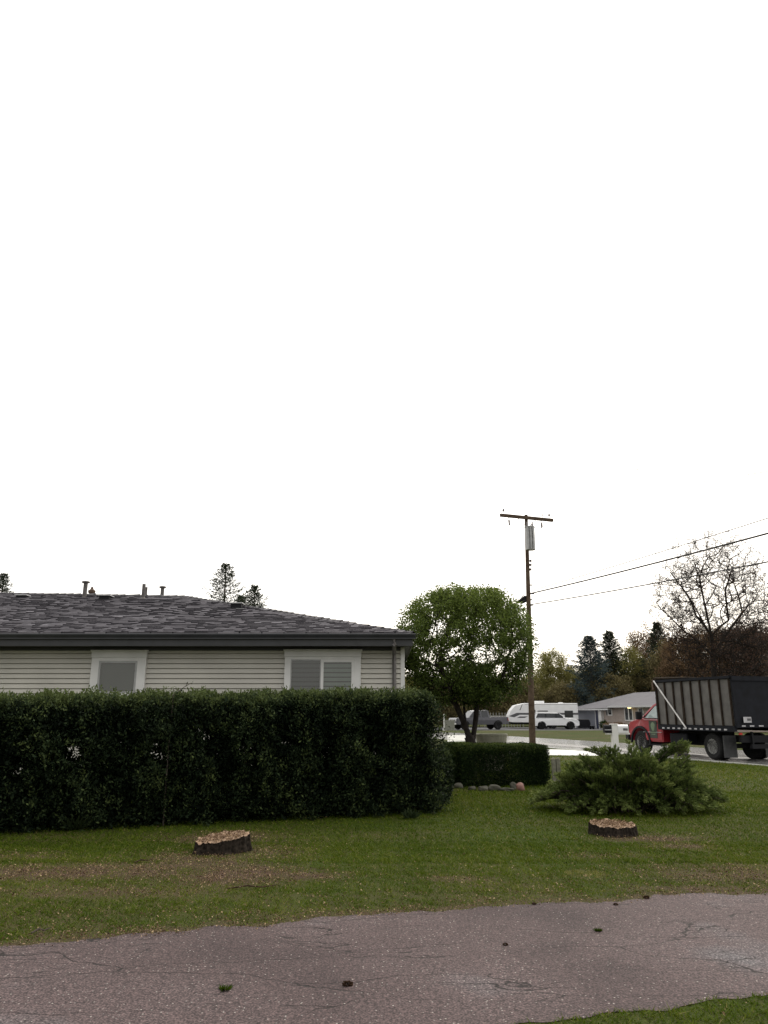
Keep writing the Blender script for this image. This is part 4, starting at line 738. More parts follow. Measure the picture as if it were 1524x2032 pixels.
# stones along the foot of the low hedge
def stone(px,py,w,h,mat,lb,seed,pale=False):
    rg=np.random.default_rng(seed); p=G(px,py); bm=bmesh.new(); bmesh.ops.create_icosphere(bm,subdivisions=3,radius=1)
    for v in bm.verts:
        c=v.co; f=1+.22*math.sin(c.x*2.3+seed)+.15*math.sin(c.y*3.1+c.z*2+seed*2)+.1*math.sin(c.z*5+c.x*3+seed); v.co=Vector((math.copysign(abs(c.x*f)**.8,c.x)*w/2,math.copysign(abs(c.y*f)**.8,c.y)*w*.4,math.copysign(abs(c.z)**.7,c.z)*h/2*f+h*.35))
    me=bpy.data.meshes.new('stone'); bm.to_mesh(me); bm.free(); me.shade_smooth(); me.materials.append(M[mat]); o=bpy.data.objects.new('stone',me); C.objects.link(o); o.location=(p.x,p.y,0); tag(o,lb,'stone','stones along the low hedge')
for i,a in enumerate([(1033,1567,.20,.17,'pinkstone','rounded pink stone at the right end of the row under the low hedge'),(1020,1565,.14,.16,'stone','grey stone just left of the pink stone'),(1007,1568,.25,.09,'stone','long flat grey stone two left of the pink stone'),(980,1567,.24,.16,'stone','largest angular pale stone in the middle of the row under the low hedge'),(958,1567,.22,.11,'stone','dark low stone left of the largest pale stone'),(936,1566,.17,.09,'stone','small round grey stone under the left end of the low hedge'),(910,1562,.22,.12,'stone','mossy stone in front of the gap between the two hedges'),(893,1566,.20,.12,'stone','leftmost grey stone touching the tall hedge'),(899,1549,.20,.10,'plate','pale flat stone lying in the dark gap between the hedges')]): stone(a[0],a[1]+2,a[2],a[3],a[4],a[5],i+2)
# ================================================================ STUMPS
M['cut']=None
def cutmat():
    m,n,b=newmat('fresh_sawn_wood'); t=n.nodes.new('ShaderNodeTexCoord'); w_=n.nodes.new('ShaderNodeTexWave'); w_.wave_type='RINGS'; w_.rings_direction='SPHERICAL'; w_.inputs['Scale'].default_value=14; w_.inputs['Distortion'].default_value=3; w_.inputs['Detail'].default_value=4; n.links.new(t.outputs['Object'],w_.inputs[0])
    r=n.nodes.new('ShaderNodeValToRGB'); r.color_ramp.elements[0].color=(.20,.14,.10,1); r.color_ramp.elements[1].color=(.34,.25,.18,1); n.links.new(w_.outputs[0],r.inputs[0])
    x=n.nodes.new('ShaderNodeTexNoise'); x.inputs['Scale'].default_value=45; x.inputs['Detail'].default_value=6; r2=n.nodes.new('ShaderNodeValToRGB'); r2.color_ramp.elements[0].position=.35; r2.color_ramp.elements[1].position=.65; r2.color_ramp.elements[0].color=(.45,.40,.35,1); r2.color_ramp.elements[1].color=(1.5,1.4,1.25,1); n.links.new(t.outputs['Object'],x.inputs[0]); n.links.new(x.outputs[0],r2.inputs[0])
    mx=n.nodes.new('ShaderNodeMixRGB'); mx.blend_type='MULTIPLY'; mx.inputs[0].default_value=1; n.links.new(r.outputs[0],mx.inputs[1]); n.links.new(r2.outputs[0],mx.inputs[2]); n.links.new(mx.outputs[0],b.inputs['Base Color']); b.inputs['Roughness'].default_value=.9
    bp=n.nodes.new('ShaderNodeBump'); bp.inputs['Strength'].default_value=.7; bp.inputs['Distance'].default_value=.01; n.links.new(x.outputs[0],bp.inputs['Height']); n.links.new(bp.outputs[0],b.inputs['Normal']); return m
M['cut']=cutmat(); M['stumpbark']=pm('rough_stump_bark',(.024,.019,.015),.95,ns=22,na=.7,bump=.9,bs=30,spec=.08)
def stump(px,py,rx,ry,hL,hR,label,seed,shape=None):
    p=G(px,py); root=thing('tree_stump',label,'stump',(p.x,p.y+ry*.9,0)); n=96; rg=np.random.default_rng(seed); 
    def prof(a,f): 
        k=1+.05*math.sin(2*a+seed)+.04*math.sin(3*a+seed*2)+.03*math.sin(5*a)+f*(.02*math.sin(17*a+seed)+.018*math.sin(29*a)+.012*math.sin(43*a+1))
        return k
    m=MB(); rows=7
    for j in range(rows):
        t=j/(rows-1)
        for i in range(n):
            a=2*math.pi*i/n; k=prof(a,1)*(1.0+.10*(1-t)**2.2*(1+.5*math.sin(5*a+seed))); x=math.cos(a)*rx*k; y=math.sin(a)*ry*k; zt=hL+(hR-hL)*(x/rx+1)/2+.008*math.sin(9*a)+.020*math.sin(a+.3); m.v.append((x,y,-.02+(zt+.02)*t))
    m.f=[(j*n+i,j*n+(i+1)%n,(j+1)*n+(i+1)%n,(j+1)*n+i) for j in range(rows-1) for i in range(n)]; m.build('bark',M['stumpbark'],root,smooth=False)
    m=MB(); R_=14
    for j in range(R_+1):
        t=j/R_
        for i in range(n):
            a=2*math.pi*i/n; k=prof(a,1)*t*.985; x=math.cos(a)*rx*k; y=math.sin(a)*ry*k; z=hL+(hR-hL)*(x/rx+1)/2+.008*math.sin(9*a)*t+.020*math.sin(a+.3)*t+.006*rg.normal()
            if shape and (abs(x-.18)<.07 and abs(y-.18)<.05 or abs(x+.17)<.05 and abs(y-.16)<.04): z-=.05
            m.v.append((x,y,z+.004))
    m.f=[(j*n+i,j*n+(i+1)%n,(j+1)*n+(i+1)%n,(j+1)*n+i) for j in range(R_) for i in range(n)]; m.build('cut_face',M['cut'],root,smooth=False)
    # sawdust resting on the face
    k=900; a=rg.random(k)*6.283; q=np.sqrt(rg.random(k))*.93; x=np.cos(a)*rx*q; y=np.sin(a)*ry*q; P3=np.stack([x,y,hL+(hR-hL)*(x/rx+1)/2+.020*np.sin(a+.3)*q+.008+.006*rg.random(k)],-1); dd=rg.normal(size=(k,3)); dd[:,2]*=.3
    o=leaves('sawdust',P3,.012+.02*rg.random(k),.5,.15+.62*rg.random(k),M['chips'],root,dirs=dd); o['kind']='stuff'
    return root
stump(429,1697,.305,.31,.125,.180,'larger tree stump with a slanted cut face standing in brown litter before the tall hedge',1)
stump(1227,1661,.315,.28,.14,.12,'lozenge shaped tree stump in the grass directly before the juniper',4,True)
# small things on the driveway
def clod(px,py,w,lb,name='dirt_clod',cat='debris',seed=1):
    rg=np.random.default_rng(seed); p=G(px,py); 
    k=260; d=rg.normal(size=(k,3)); d/=np.linalg.norm(d,axis=1,keepdims=True); P3=d*np.array([w*.5,w*.35,w*.18])*(.5+.5*rg.random((k,1))); P3[:,2]+=w*.12; o=leaves(name,P3,w*.22,.6,rg.random(k)*.15,M['chips'],dirs=d); o.location=(p.x,p.y,.006); return tag(o,lb,cat,'debris on the driveway')
clod(1060,1796,.032,'dark clod near the driveway edge left of the other one',seed=2); clod(1222,1797,.036,'dark clod near the driveway edge right of the green weed',seed=3); clod(1003,1877,.034,'dark clod in the middle of the driveway',seed=4); clod(690,1957,.055,'flat dark leaf heap in the lower middle of the driveway',seed=5); clod(1283,1784,.05,'dark clump lying on the far edge of the driveway',seed=6)
def weed(px,py,w,h,n,lb,mat='grass',lo=.2,seed=1):
    rg=np.random.default_rng(seed); p=G(px,py); a=rg.random(n)*6.283; r=rg.random(n)*w*.3; P3=np.stack([np.cos(a)*r,np.sin(a)*r*.6,np.zeros(n)],-1); d=np.stack([np.cos(a),np.sin(a),.5+1.0*rg.random(n)],-1)
    o=leaves('weed',P3,h*(.5+.8*rg.random(n)),.16,lo+.3*rg.random(n),M[mat],dirs=d); o.location=(p.x,p.y,.003); return tag(o,lb,'weed')
weed(1187,1849,.06,.03,90,'small green weed sprouting from the driveway at right',lo=-.05,seed=2); weed(447,1966,.10,.032,110,'brown green tuft growing in a driveway crack at lower left',lo=.12,seed=3)
weed(150,1648,.25,.20,160,'taller grass tuft against the foot of the tall hedge at left','hedge',lo=.5,seed=5)
weed(815,1625,.18,.14,120,'leafy weed at the foot of the tall hedge near its right end','hedge',lo=.5,seed=6)
for i,(px,py,l,an,lb) in enumerate([(500,1765,.45,.05,'long dark twig lying in the litter in front of the left stump'),(285,1712,.22,.5,'short curved twig in the litter left of the left stump'),(80,1853,.12,.3,'pale twig on the grass by the driveway at far left')]):
    p=G(px,py); m=MB(); m.tube([(-l/2,-.02,.015),(-l*.1,.02,.03),(l*.2,0,.02),(l/2,.03,.03)],[.006,.008,.006,.003],6); o=m.build('twig',M['deadwood'] if i<2 else M['bark2'],loc=(p.x,p.y,0),rot=(0,0,an)); tag(o,lb,'twig')

# ================================================================ VEHICLES
def wheel(parent,x,y,r,w,side,rim='rim',rr=.62,dual=False,spokes=5,deep=.05):
    """y = outer face, side=+1 when the outer face looks to +y"""
    e=bpy.data.objects.new('wheel',None); C.objects.link(e); e.parent=parent; e.location=(x,y,r); m=MB(); s=side
    ri=r*rr; ww=w*(2.15 if dual else 1)
    m.lathe([(ri,0),(ri*1.08,.012*0+.004),(r*.86,.012),(r*.96,-.02),(r,-.05),(r,-w+.05),(r*.96,-w+.02),(ri,-w+.02)] if not dual else [(ri,0),(r*.86,.012),(r*.96,-.02),(r,-.05),(r,-w+.03),(r*.8,-w-.02),(r,-w-.06),(r,-ww+.03),(ri,-ww)],36,axis='y')
    m.v=[(a,b*s,c) for a,b,c in m.v]; m.build('tyre',M['tyre'],e,smooth=False)
    m=MB(); m.lathe([(ri*.99,.0),(ri*.99,-.02),(ri*.86,-.03),(ri*.80,-deep-.02),(ri*.45,-deep*.9),(ri*.42,-.02),(ri*.2,-.005),(.001,-.003)],30,axis='y')
    for k in range(8 if spokes==0 else spokes):
        a=2*math.pi*k/(8 if spokes==0 else spokes)
        if spokes: 
            q=[(math.cos(a+d)*rr_,dd,math.sin(a+d)*rr_) for d,rr_,dd in ((-.25,ri*.2,.0),(.25,ri*.2,.0),(.13,ri*.92,-.012),(-.13,ri*.92,-.012))]; m.add(q,[(0,1,2,3)])
        else:
            c=(math.cos(a)*ri*.62,-deep+.006,math.sin(a)*ri*.62); m.lathe([(ri*.10,0),(ri*.07,.012)],8,c,axis='y')
    m.v=[(a,b*s,c) for a,b,c in m.v]; m.build('rim',M[rim],e); return e
def arch(cx,r,z0,n=10,a0=None):
    """points of a wheel opening, from rear to front (x rising), cut into a sill at height z0"""
    a=math.asin(min(.99,max(-.99,(z0-WR)/r))) ; return [(cx+math.cos(t)*r,WR+math.sin(t)*r) for t in np.linspace(math.pi-a,a,n)]
def hull(poly,wf):
    n=len(poly); m=MB(); m.v=[(x,-wf(x,z),z) for x,z in poly]+[(x,wf(x,z),z) for x,z in poly]; m.f=[tuple(range(n)),tuple(range(2*n-1,n-1,-1))]+[(i,i+n,(i+1)%n+n,(i+1)%n) for i in range(n)]
    return m
# ---- dump truck: x forward, y left, origin on the ground under the rear axle
tz=math.atan2(RD.y,RD.x); root=thing('dump_truck','red cab dump truck with weathered grey boxy bed and black tailgate on the street','truck',(12.68,28.35,0.006),tz)
TR=root; WR=.455; LB=0
sx0=2.80; ZH=1.30
def cabw(x,z):
    w_=.98
    if z>1.32: w_-=.30*(z-1.32)
    if x>4.3: w_-=.10*(x-4.3)
    return w_
low=arch(4.2,.56,.50)
poly=[(sx0,.50)]+low+[(5.06,.55),(5.10,.80),(5.08,1.10),(4.98,1.24),(4.6,1.33),(4.15,1.38),(3.98,1.42),(3.90,1.38),(sx0,1.36)]
m=hull(poly,cabw); cab=m.build('cab_body',M['red'],TR,bevel=.025)
# cab roof + pillars
m=hull([(sx0,1.365),(sx0+.12,1.365),(sx0+.14,1.86),(3.30,1.90),(3.42,1.86),(3.98,1.42),(4.08,1.43),(3.50,1.92),(3.34,1.98),(sx0+.1,1.99),(sx0,1.95)],cabw); m.build('cab_roof_frame',M['red'],TR,bevel=.01)
m=hull([(sx0+.13,1.40),(3.92,1.40),(3.40,1.86),(3.28,1.895),(sx0+.15,1.86)],lambda x,z:cabw(x,z)-.02); m.build('cab_glass',M['cabglass'],TR)
for s in (1,-1):
    
    m=MB(); X0,X1=2.86,3.86; n_=[(X0,.56),(X1,.56),(X1+.02,1.0),(X1+.02,1.36),(X0,1.36)]; m.v=[(x,s*(cabw(x,z)+.004),z) for x,z in n_]+[(x,s*(cabw(x,z)+.014),z) for x,z in n_]; k=5; m.f=[tuple(range(5)),tuple(range(9,4,-1))]+[(i,(i+1)%5,(i+1)%5+5,i+5) for i in range(5)]
    door=m.build('door',M['red'],TR,bevel=.006)
    m=MB(); y=s*(cabw(3,1.2)+.016); m.box(3.0,3.14,min(y,y+s*.02),max(y,y+s*.02),1.2,1.235); m.build('door_handle',M['black'],door)
    y=s*.997; m=MB(); m.box(3.12,3.60,min(y,y+s*.004),max(y,y+s*.004),.64,1.30); m.build('door_decal',M['decal'],door)
    y=s*1.002; m=MB(); ov=[(3.36+math.cos(a)*.12*(1+.15*math.sin(3*a)),1.08+math.sin(a)*.17) for a in [2*math.pi*i/18 for i in range(18)]]; m.prism(ov,min(y,y+s*.003),max(y,y+s*.003)); m.box(3.18,3.54,min(y,y+s*.003),max(y,y+s*.003),.84,.875); m.box(3.24,3.48,min(y,y+s*.003),max(y,y+s*.003),.77,.80); m.box(3.31,3.41,min(y,y+s*.003),max(y,y+s*.003),.90,.96); m.build('door_emblem',M['decal2'],door)
    m=MB(); m.box(2.85,3.9,*sorted((s*.99,s*1.003)),1.33,1.345); m.box(2.85,4.0,*sorted((s*.985,s*1.003)),.86,.875); m.build('body_moulding',M['plate'],TR)
    mi=MB(); mi.box(3.86,3.97,*sorted((s*1.10,s*1.34)),1.34,1.66); mir=mi.build('mirror',M['black'],TR,bevel=.02); m=MB(); m.tube([(3.915,s*1.12,1.57),(3.915,s*1.02,1.57),(3.915,s*.93,1.50),(3.915,s*1.0,1.42),(3.915,s*1.12,1.42)],.014,6); m.build('mirror_arm',M['black'],mir)
    m=MB(); m.box(4.93,5.085,*sorted((s*.62,s*.86)),.92,1.12); m.build('headlight',M['lamp_clear'],TR,bevel=.015)
    fl=[(4.2+math.cos(t)*r_,WR+math.sin(t)*r_) for r_,rng_ in ((.64,np.linspace(-.05,math.pi+.1,14)),(.565,np.linspace(math.pi+.1,-.05,14))) for t in rng_]
    m=MB(); m.prism(fl,*sorted((s*.955,s*1.03))); m.build('wheel_arch_flare',M['black'],TR)
    m=MB(); m.box(2.85,3.75,*sorted((s*.80,s*.99)),.36,.42); m.build('running_board',M['black'],TR)
m=MB(); m.box(5.0,5.22,-1.0,1.0,.52,.74); m.build('bumper',M['black'],TR,bevel=.03)
m=MB(); m.box(5.085,5.12,-.6,.6,.82,1.12); m.build('grille',M['chrome'],TR,bevel=.01)
m=MB(); 
for s in (-.42,.42): m.box(-1.15,4.6,s-.04,s+.04,.60,.82)
m.box(-.08,.08,-.75,.75,.38,.54); m.box(4.12,4.28,-.75,.75,.38,.52); m.box(.5,2.6,-.38,.38,.45,.95); m.box(-1.2,-1.1,-.9,.9,.62,.85); m.build('chassis',M['black'],TR)
m=MB(); m.box(1.4,2.4,.55,1.0,.45,.86); m.build('fuel_tank',M['darksteel'],TR,bevel=.05)
for s in (1,-1):
    wheel(TR,4.2,s*.99,WR,.25,s,'rim',.60,spokes=0,deep=.03); wheel(TR,0,s*1.10,WR,.25,s,'rim',.58,dual=True,spokes=0,deep=.11)
# dump bed
BX0,BX1=-1.32,2.72; BW=1.20; BZ0,BZ1=1.10,2.82
bed=MB(); bed.box(BX0,BX1,-BW+.03,BW-.03,BZ0,BZ0+.08); bed=bed.build('dump_bed',M['darksteel'],TR)
for s in (1,-1):
    m=MB(); m.box(BX0,BX1-.02,*sorted((s*(BW-.06),s*(BW-.02))),BZ0+.081,BZ1-.08); m.build('side_panel',M['bedside'],bed)
    n_=9
    for i in range(n_):
        x=BX0+.06+(BX1-BX0-.12)*i/(n_-1); wd=.055 if i!=5 else .085; m=MB(); m.box(x-wd/2,x+wd/2,*sorted((s*(BW-.022),s*(BW+.035))),BZ0+.03,BZ1-.02); m.build('rib',M['tarp'],bed)
    m=MB(); m.box(BX0-.02,BX1,*sorted((s*(BW-.05),s*(BW+.045))),BZ0-.12,BZ0+.06); m.build('bottom_rail',M['darksteel'],bed)
    m=MB(); m.box(BX0-.02,BX1,*sorted((s*(BW-.07),s*(BW+.05))),BZ1-.06,BZ1+.03); m.build('top_rail',M['darksteel'],bed)
    m=MB(); x=BX0+.35
    while x<BX1-.1: m.box(x,x+.14,*sorted((s*(BW+.0465),s*(BW+.05))),BZ0-.08,BZ0-.03); x+=.30
    m.build('reflector_tape',M['plate'],bed)
    m=MB(); m.tube([(BX1-.02,s*(BW+.075),BZ1+.0),(1.05,s*(BW+.075),BZ0-.06)],.028,8); m.build('tarp_arm',M['alu'],bed)
m=MB(); m.box(BX1-.02,BX1+.05,-BW,BW,BZ0-.1,BZ1+.02); m.build('headboard',M['darksteel'],bed)
m=MB(); m.box(BX0-.06,BX0-.001,-BW+.0,BW-.0,BZ0+.0,BZ1+.02); m.box(BX0-.10,BX0-.061,-BW+.0,BW,BZ1-.14,BZ1+.0); m.box(BX0-.10,BX0-.061,-BW,BW,BZ0+.02,BZ0+.12)
tg=m.build('tailgate',M['darksteel'],bed)
m=MB(); rg=np.random.default_rng(3); pts=[(BX1-.05-i*.4,0,0) for i in range(11)]
m.tube([(BX1+.02,-BW,BZ1+.07),(BX1+.02,-.4,BZ1+.09),(BX1+.02,.5,BZ1+.08),(BX1+.02,BW,BZ1+.06)],[.09,.10,.095,.09],10); m.add([(BX1,-BW,BZ1+.04),(BX1,BW,BZ1+.06),(.8,BW,BZ1+.045),(.8,-BW,BZ1+.04),(BX1,-BW,BZ1+.10),(BX1,BW,BZ1+.11),(.8,BW,BZ1+.06),(.8,-BW,BZ1+.06)],[(0,3,2,1),(4,5,6,7),(0,1,5,4),(1,2,6,5),(2,3,7,6),(3,0,4,7)]); m.build('rolled_tarp',M['tarp'],bed)
m=MB(); m.box(BX1+.03,BX1+.12,BW-.15,BW+.08,BZ1-.35,BZ1-.05); m.tube([(BX1+.08,BW+.02,BZ1-.05),(BX1+.12,BW+.03,BZ1+.05)],.03,6); m.build('tarp_crank',M['rust'],bed)
# rear: plate, lamps, tape, mud flaps
m=MB(); m.box(BX0-.125,BX0-.118,.60,.93,1.28,1.47); pl=m.build('licence_plate',M['plate'],TR); m=MB(); m.box(BX0-.128,BX0-.1255,.62,.78,1.34,1.42); m.build('plate_print',M['stripe'],pl)
m=MB(); 
for y0,y1 in ((.86,1.02),(.50,.68),(.10,.30),(-.3,-.1),(-.7,-.5)): m.box(BX0-.112,BX0-.106,y0,y1,BZ0+.05,BZ0+.09)
m.build('rear_reflector_tape',M['plate'],TR)
for s in (1,-1):
    m=MB(); m.box(BX0-.07,BX0-.02,*sorted((s*1.0,s*1.12)),BZ0-.22,BZ0-.15); m.build('tail_lamp',M['lamp_red'],TR)
    m=MB(); m.add([(-.62,s*.62,.10),(-.60,s*1.16,.10),(-.62,s*1.16,.84),(-.62,s*.62,.84),(-.645,s*.62,.11),(-.625,s*1.16,.11),(-.645,s*1.16,.84),(-.645,s*.62,.84)],[(0,1,2,3),(7,6,5,4),(0,4,5,1),(1,5,6,2),(2,6,7,3),(3,7,4,0)]); m.build('mud_flap',M['flap'],TR)
m=MB(); m.box(BX0+.02,BX0+.14,-.55,.55,.42,.56); m.box(BX0+.04,BX0+.12,-.5,-.44,.56,.98); m.box(BX0+.04,BX0+.12,.44,.5,.56,.98); m.build('tow_bar',M['black'],TR)

# ---- generic light vehicles (far)
def suv(loc,rz,paint,label,L=4.75,Hh=1.62,Wd=.94):
    global WR; WR=.36
    r=thing('parked_suv',label,'car',loc,rz); h=L/2; sill=.32; fa,ra=h-.92,-h+.95
    wf=lambda x,z: Wd*(1-.06*max(0,(abs(x)-h+.5)/.5)**2)-.05*max(0,z-.9)
    poly=[(-h+.04,.42)]+[(-h+.2,sill)]+arch(ra,.43,sill)+arch(fa,.43,sill)+[(h-.15,sill),(h,.45),(h-.02,.75),(h-.12,.93),(h-.5,1.02),(h-1.25,1.10),(-h+.6,1.12),(-h+.05,1.10),(-h,.8)]
    hull(poly,wf).build('body',M[paint],r,bevel=.03)
    gw=lambda x,z: .84-.22*max(0,z-1.1)
    hull([(-h+.15,1.10),(h-1.35,1.09),(h-1.95,Hh-.05),(-h+.45,Hh-.03)],gw).build('windows',M['carglass'],r)
    hull([(-h+.38,Hh-.06),(h-1.98,Hh-.07),(h-2.3,Hh),(-h+.9,Hh+.02),(-h+.42,Hh-.01)],lambda x,z:gw(x,z)+.015).build('roof_panel',M[paint],r,bevel=.02)
    for x0,x1,x2,x3 in ((-h+.10,-h+.36,-h+.62,-h+.44),(-h+1.35,-h+1.45,-h+1.45,-h+1.35),(h-2.35,h-2.27,h-2.27,h-2.35),(h-1.42,h-1.30,h-1.92,h-2.02)):
        for s in (1,-1): m=MB(); m.add([(x0,s*(gw(0,1.1)+.006),1.1),(x1,s*(gw(0,1.1)+.006),1.1),(x2,s*(gw(0,Hh-.06)+.006),Hh-.06),(x3,s*(gw(0,Hh-.06)+.006),Hh-.06)],[(0,1,2,3)]); m.build('pillar',M[paint if x0<-h+.2 or x0>h-1.6 else 'black'],r)
    m=MB(); m.prism([(ra+.5,.30),(fa-.5,.30),(fa-.5,.40),(ra+.5,.40)],-Wd+.0-.006,Wd+.006); m.build('sill_trim',M['black'],r)
    for s in (1,-1):
        wheel(r,fa,s*Wd,WR,.24,s,'darkrim',.68,deep=.03); wheel(r,ra,s*Wd,WR,.24,s,'darkrim',.68,deep=.03)
        m=MB(); m.box(h-.28,h-.06,*sorted((s*.62,s*.90)),.78,.90); m.build('headlight',M['black'],r,bevel=.02)
        m=MB(); m.box(-h-.01,-h+.22,*sorted((s*.66,s*.92)),.88,1.02); m.build('tail_light',M['lamp_red'],r,bevel=.02)
        m=MB(); m.box(h-1.62,h-1.45,*sorted((s*.88,s*1.04)),1.08,1.20); m.build('mirror',M[paint],r,bevel=.02)
    return r
q=G(1101,1446.5); suv((P(1101,1446,80.5).x,80.5,0.01),math.radians(-3),'carwhite','white SUV parked facing right in front of the white caravan')
# pickup
def pickup(loc,rz,label):
    global WR; WR=.40; L=5.7; h=L/2; r=thing('pickup_truck',label,'pickup truck',loc,rz); sill=.48; fa,ra=h-.95,-h+1.15; Wd=.98
    wf=lambda x,z: Wd-.05*max(0,(abs(x)-h+.4))-.04*max(0,z-1.)
    poly=[(-h,.55)]+arch(ra,.50,sill)+arch(fa,.50,sill)+[(h-.1,.5),(h,.6),(h,1.0),(h-.1,1.12),(h-1.35,1.18),(-h+1.95,1.20),(-h+1.94,1.24),(-h+.05,1.24),(-h,1.18)]
    hull(poly,wf).build('body',M['cargrey'],r,bevel=.03)
    gw=lambda x,z: .86-.2*max(0,z-1.2)
    hull([(-h+1.98,1.19),(h-1.45,1.18),(h-2.0,1.78),(-h+2.15,1.78)],gw).build('windows',M['carglass'],r)
    hull([(-h+2.02,1.75),(h-1.98,1.75),(h-2.3,1.86),(-h+2.3,1.87),(-h+2.1,1.83)],lambda x,z:gw(x,z)+.02).build('roof_panel',M['cargrey'],r,bevel=.02)
    for x0,x1,x2,x3 in ((-h+1.96,-h+2.14,-h+2.24,-h+2.1),(-h+2.9,-h+3.0,-h+3.0,-h+2.9),(h-1.52,h-1.42,h-1.96,h-2.06)):
        for s in (1,-1): m=MB(); m.add([(x0,s*(gw(0,1.2)+.006),1.2),(x1,s*(gw(0,1.2)+.006),1.2),(x2,s*(gw(0,1.76)+.006),1.76),(x3,s*(gw(0,1.76)+.006),1.76)],[(0,1,2,3)]); m.build('pillar',M['cargrey'],r)
    m=MB(); 
    for z in (.72,.82,.92): m.box(h,h+.02,-.6,.6,z,z+.045)
    m.build('grille',M['chrome'],r)
    m=MB(); m.box(h-.02,h+.1,-.95,.95,.48,.64); m.build('bumper',M['chrome'],r,bevel=.02)
    m=MB(); m.box(-h-.1,-h+.02,-.95,.95,.5,.64); m.build('rear_bumper',M['darkrim'],r,bevel=.02)
    for s in (1,-1):
        wheel(r,fa,s*Wd,WR,.27,s,'darkrim',.62); wheel(r,ra,s*Wd,WR,.27,s,'darkrim',.62)
        m=MB(); m.box(h-.15,h+.01,*sorted((s*.68,s*.95)),.82,1.0); m.build('headlight',M['lamp_clear'],r,bevel=.02)
        m=MB(); m.box(-h-.01,-h+.06,*sorted((s*.86,s*.985)),.85,1.1); m.build('tail_light',M['lamp_red'],r)
    return r
pickup((P(950,1446,79).x,79,0.01),math.radians(180+18),'dark grey pickup truck parked facing left seen between the round tree trunks')
# caravan
cv=thing('travel_trailer','white travel trailer with sloping nose and grey band parked behind the white SUV','caravan',(P(1076,1446,85).x,85,0.01),math.radians(-2))
h=3.72; Z1=2.62
body=[(-h+.55,.62),(h,.62),(h,Z1-.05),(h-.08,Z1),(-h+1.75,Z1+.0),(-h+.75,Z1-.22),(-h+.28,Z1-.75),(-h+.02,1.35),(-h,.95),(-h+.12,.66)]
MB().prism(body,-1.15,1.15).build('shell',M['rvwhite'],cv,bevel=.05)
m=MB(); m.prism([(-h+.02,1.28),(-h+.9,1.62),(h-.0,1.62),(h+.004,1.42),(-h+1.2,1.42),(-h+.6,1.16)],-1.156,-1.1505); m.prism([(-h+1.2,1.9),(-h+1.5,2.5),(-h+1.56,2.5),(-h+1.3,1.9)],-1.156,-1.1505); m.box(-.6,.5,-1.156,-1.1505,1.74,1.86); m.prism([(-h+.9,1.1),(-h+1.7,1.1),(-h+2.1,1.25),(-h+1.2,1.25)],-1.156,-1.1505); m.box(-h+1.8,h,-1.156,-1.1505,Z1-.13,Z1-.10); m.build('stripe_graphic',M['stripe'],cv)
for x0,x1,z0,z1 in ((h-1.45,h-.55,1.15,1.85),(-h+2.3,-h+2.9,1.55,1.95)):
    m=MB(); m.box(x0,x1,-1.17,-1.1565,z0,z1); wn=m.build('window',M['carglass'],cv,bevel=.02)
m=MB(); m.box(.9,1.5,-1.165,-1.1565,.72,2.3); m.build('door',M['rvwhite'],cv,bevel=.02)
m=MB(); m.box(-1.0,0.3,-.4,.4,Z1+.001,Z1+.24); m.build('roof_air_conditioner',M['rvwhite'],cv,bevel=.06)
m=MB(); m.box(1.9,2.3,-.3,.2,Z1+.001,Z1+.10); m.build('roof_hatch',M['rvwhite'],cv,bevel=.02)
m=MB(); m.box(-h+.5,h-.1,-1.0,1.0,.42,.615); m.tube([(-h+.6,.5,.5),(-h-.9,0,.5),(-h+.6,-.5,.5)],.05,6); m.build('chassis',M['black'],cv)
for s in (1,-1):
    for x in (.2,1.05): wheel(cv,x,s*1.13,.34,.2,s,'darkrim',.6)
m=MB(); m.tube([(-h-.35,0,.55),(-h-.35,0,.95)],.15,12); m.build('gas_bottle',M['rvwhite'],cv)

# ================================================================ FAR HOUSE
A_=Vector((P(1141,1440,88).x,88,0)); B_=Vector((P(1345,1440,71).x,71,0)); d_=(B_-A_).normalized(); Lh=(B_-A_).length; rzh=math.atan2(d_.y,d_.x)
fh=thing('far_house','low grey roofed tan brick house with attached garage across the street behind the mailboxes','house',A_,rzh)
def fx(px):  # wall position of a picture column
    k=(px-762)/1551; return (k*A_.y-A_.x)/(d_.x-k*d_.y)
ZA=2.02; ZB=2.28; brk=fx(1216)
m=MB(); m.box(0.02,fx(1197),.0,8,0,ZA); m.build('garage_wall',M['rvwhite'],fh); 
m=MB(); m.box(fx(1197)+.002,Lh+4,.0,8,0,ZB-.05); m.build('brick_wall',M['brick'],fh)
m=MB(); m.add([(-.5,-.6,ZA),(brk,-.6,ZA+.10),(brk+.3,-.6,ZB),(Lh+5,-.6,ZB),(Lh+1,3.8,3.75),(fx(1200),3.8,3.72),(2.6,3.9,3.35),(-.5,8.6,ZA),(Lh+5,8.6,ZB)],[(0,1,5,6),(1,2,3,4,5),(0,6,7),(3,8,4),(7,6,5,4,8)]); m.build('roof',M['farroof'],fh)
m=MB(); m.box(-.5,brk+.1,-.66,-.601,ZA-.12,ZA+.03); m.box(brk+.1,Lh+5,-.66,-.601,ZB-.13,ZB+.02); m.build('gutter',M['vent'],fh)
m=MB(); m.box(.3,fx(1180),-.03,-.002,.02,ZA-.15); 
for i in range(1,5): m.box(.3,fx(1180),-.036,-.0305,.02+i*.38,.035+i*.38)
m.build('garage_door',M['garage'],fh)
m=MB(); m.box(fx(1182),fx(1189.5),-.05,-.002,.03,ZA-.12); m.build('door',M['bluedoor'],fh)
m=MB(); m.box(fx(1190.5),fx(1196.5),-.25,-.01,0,ZA-.06); m.build('column',M['white'],fh,bevel=.01)
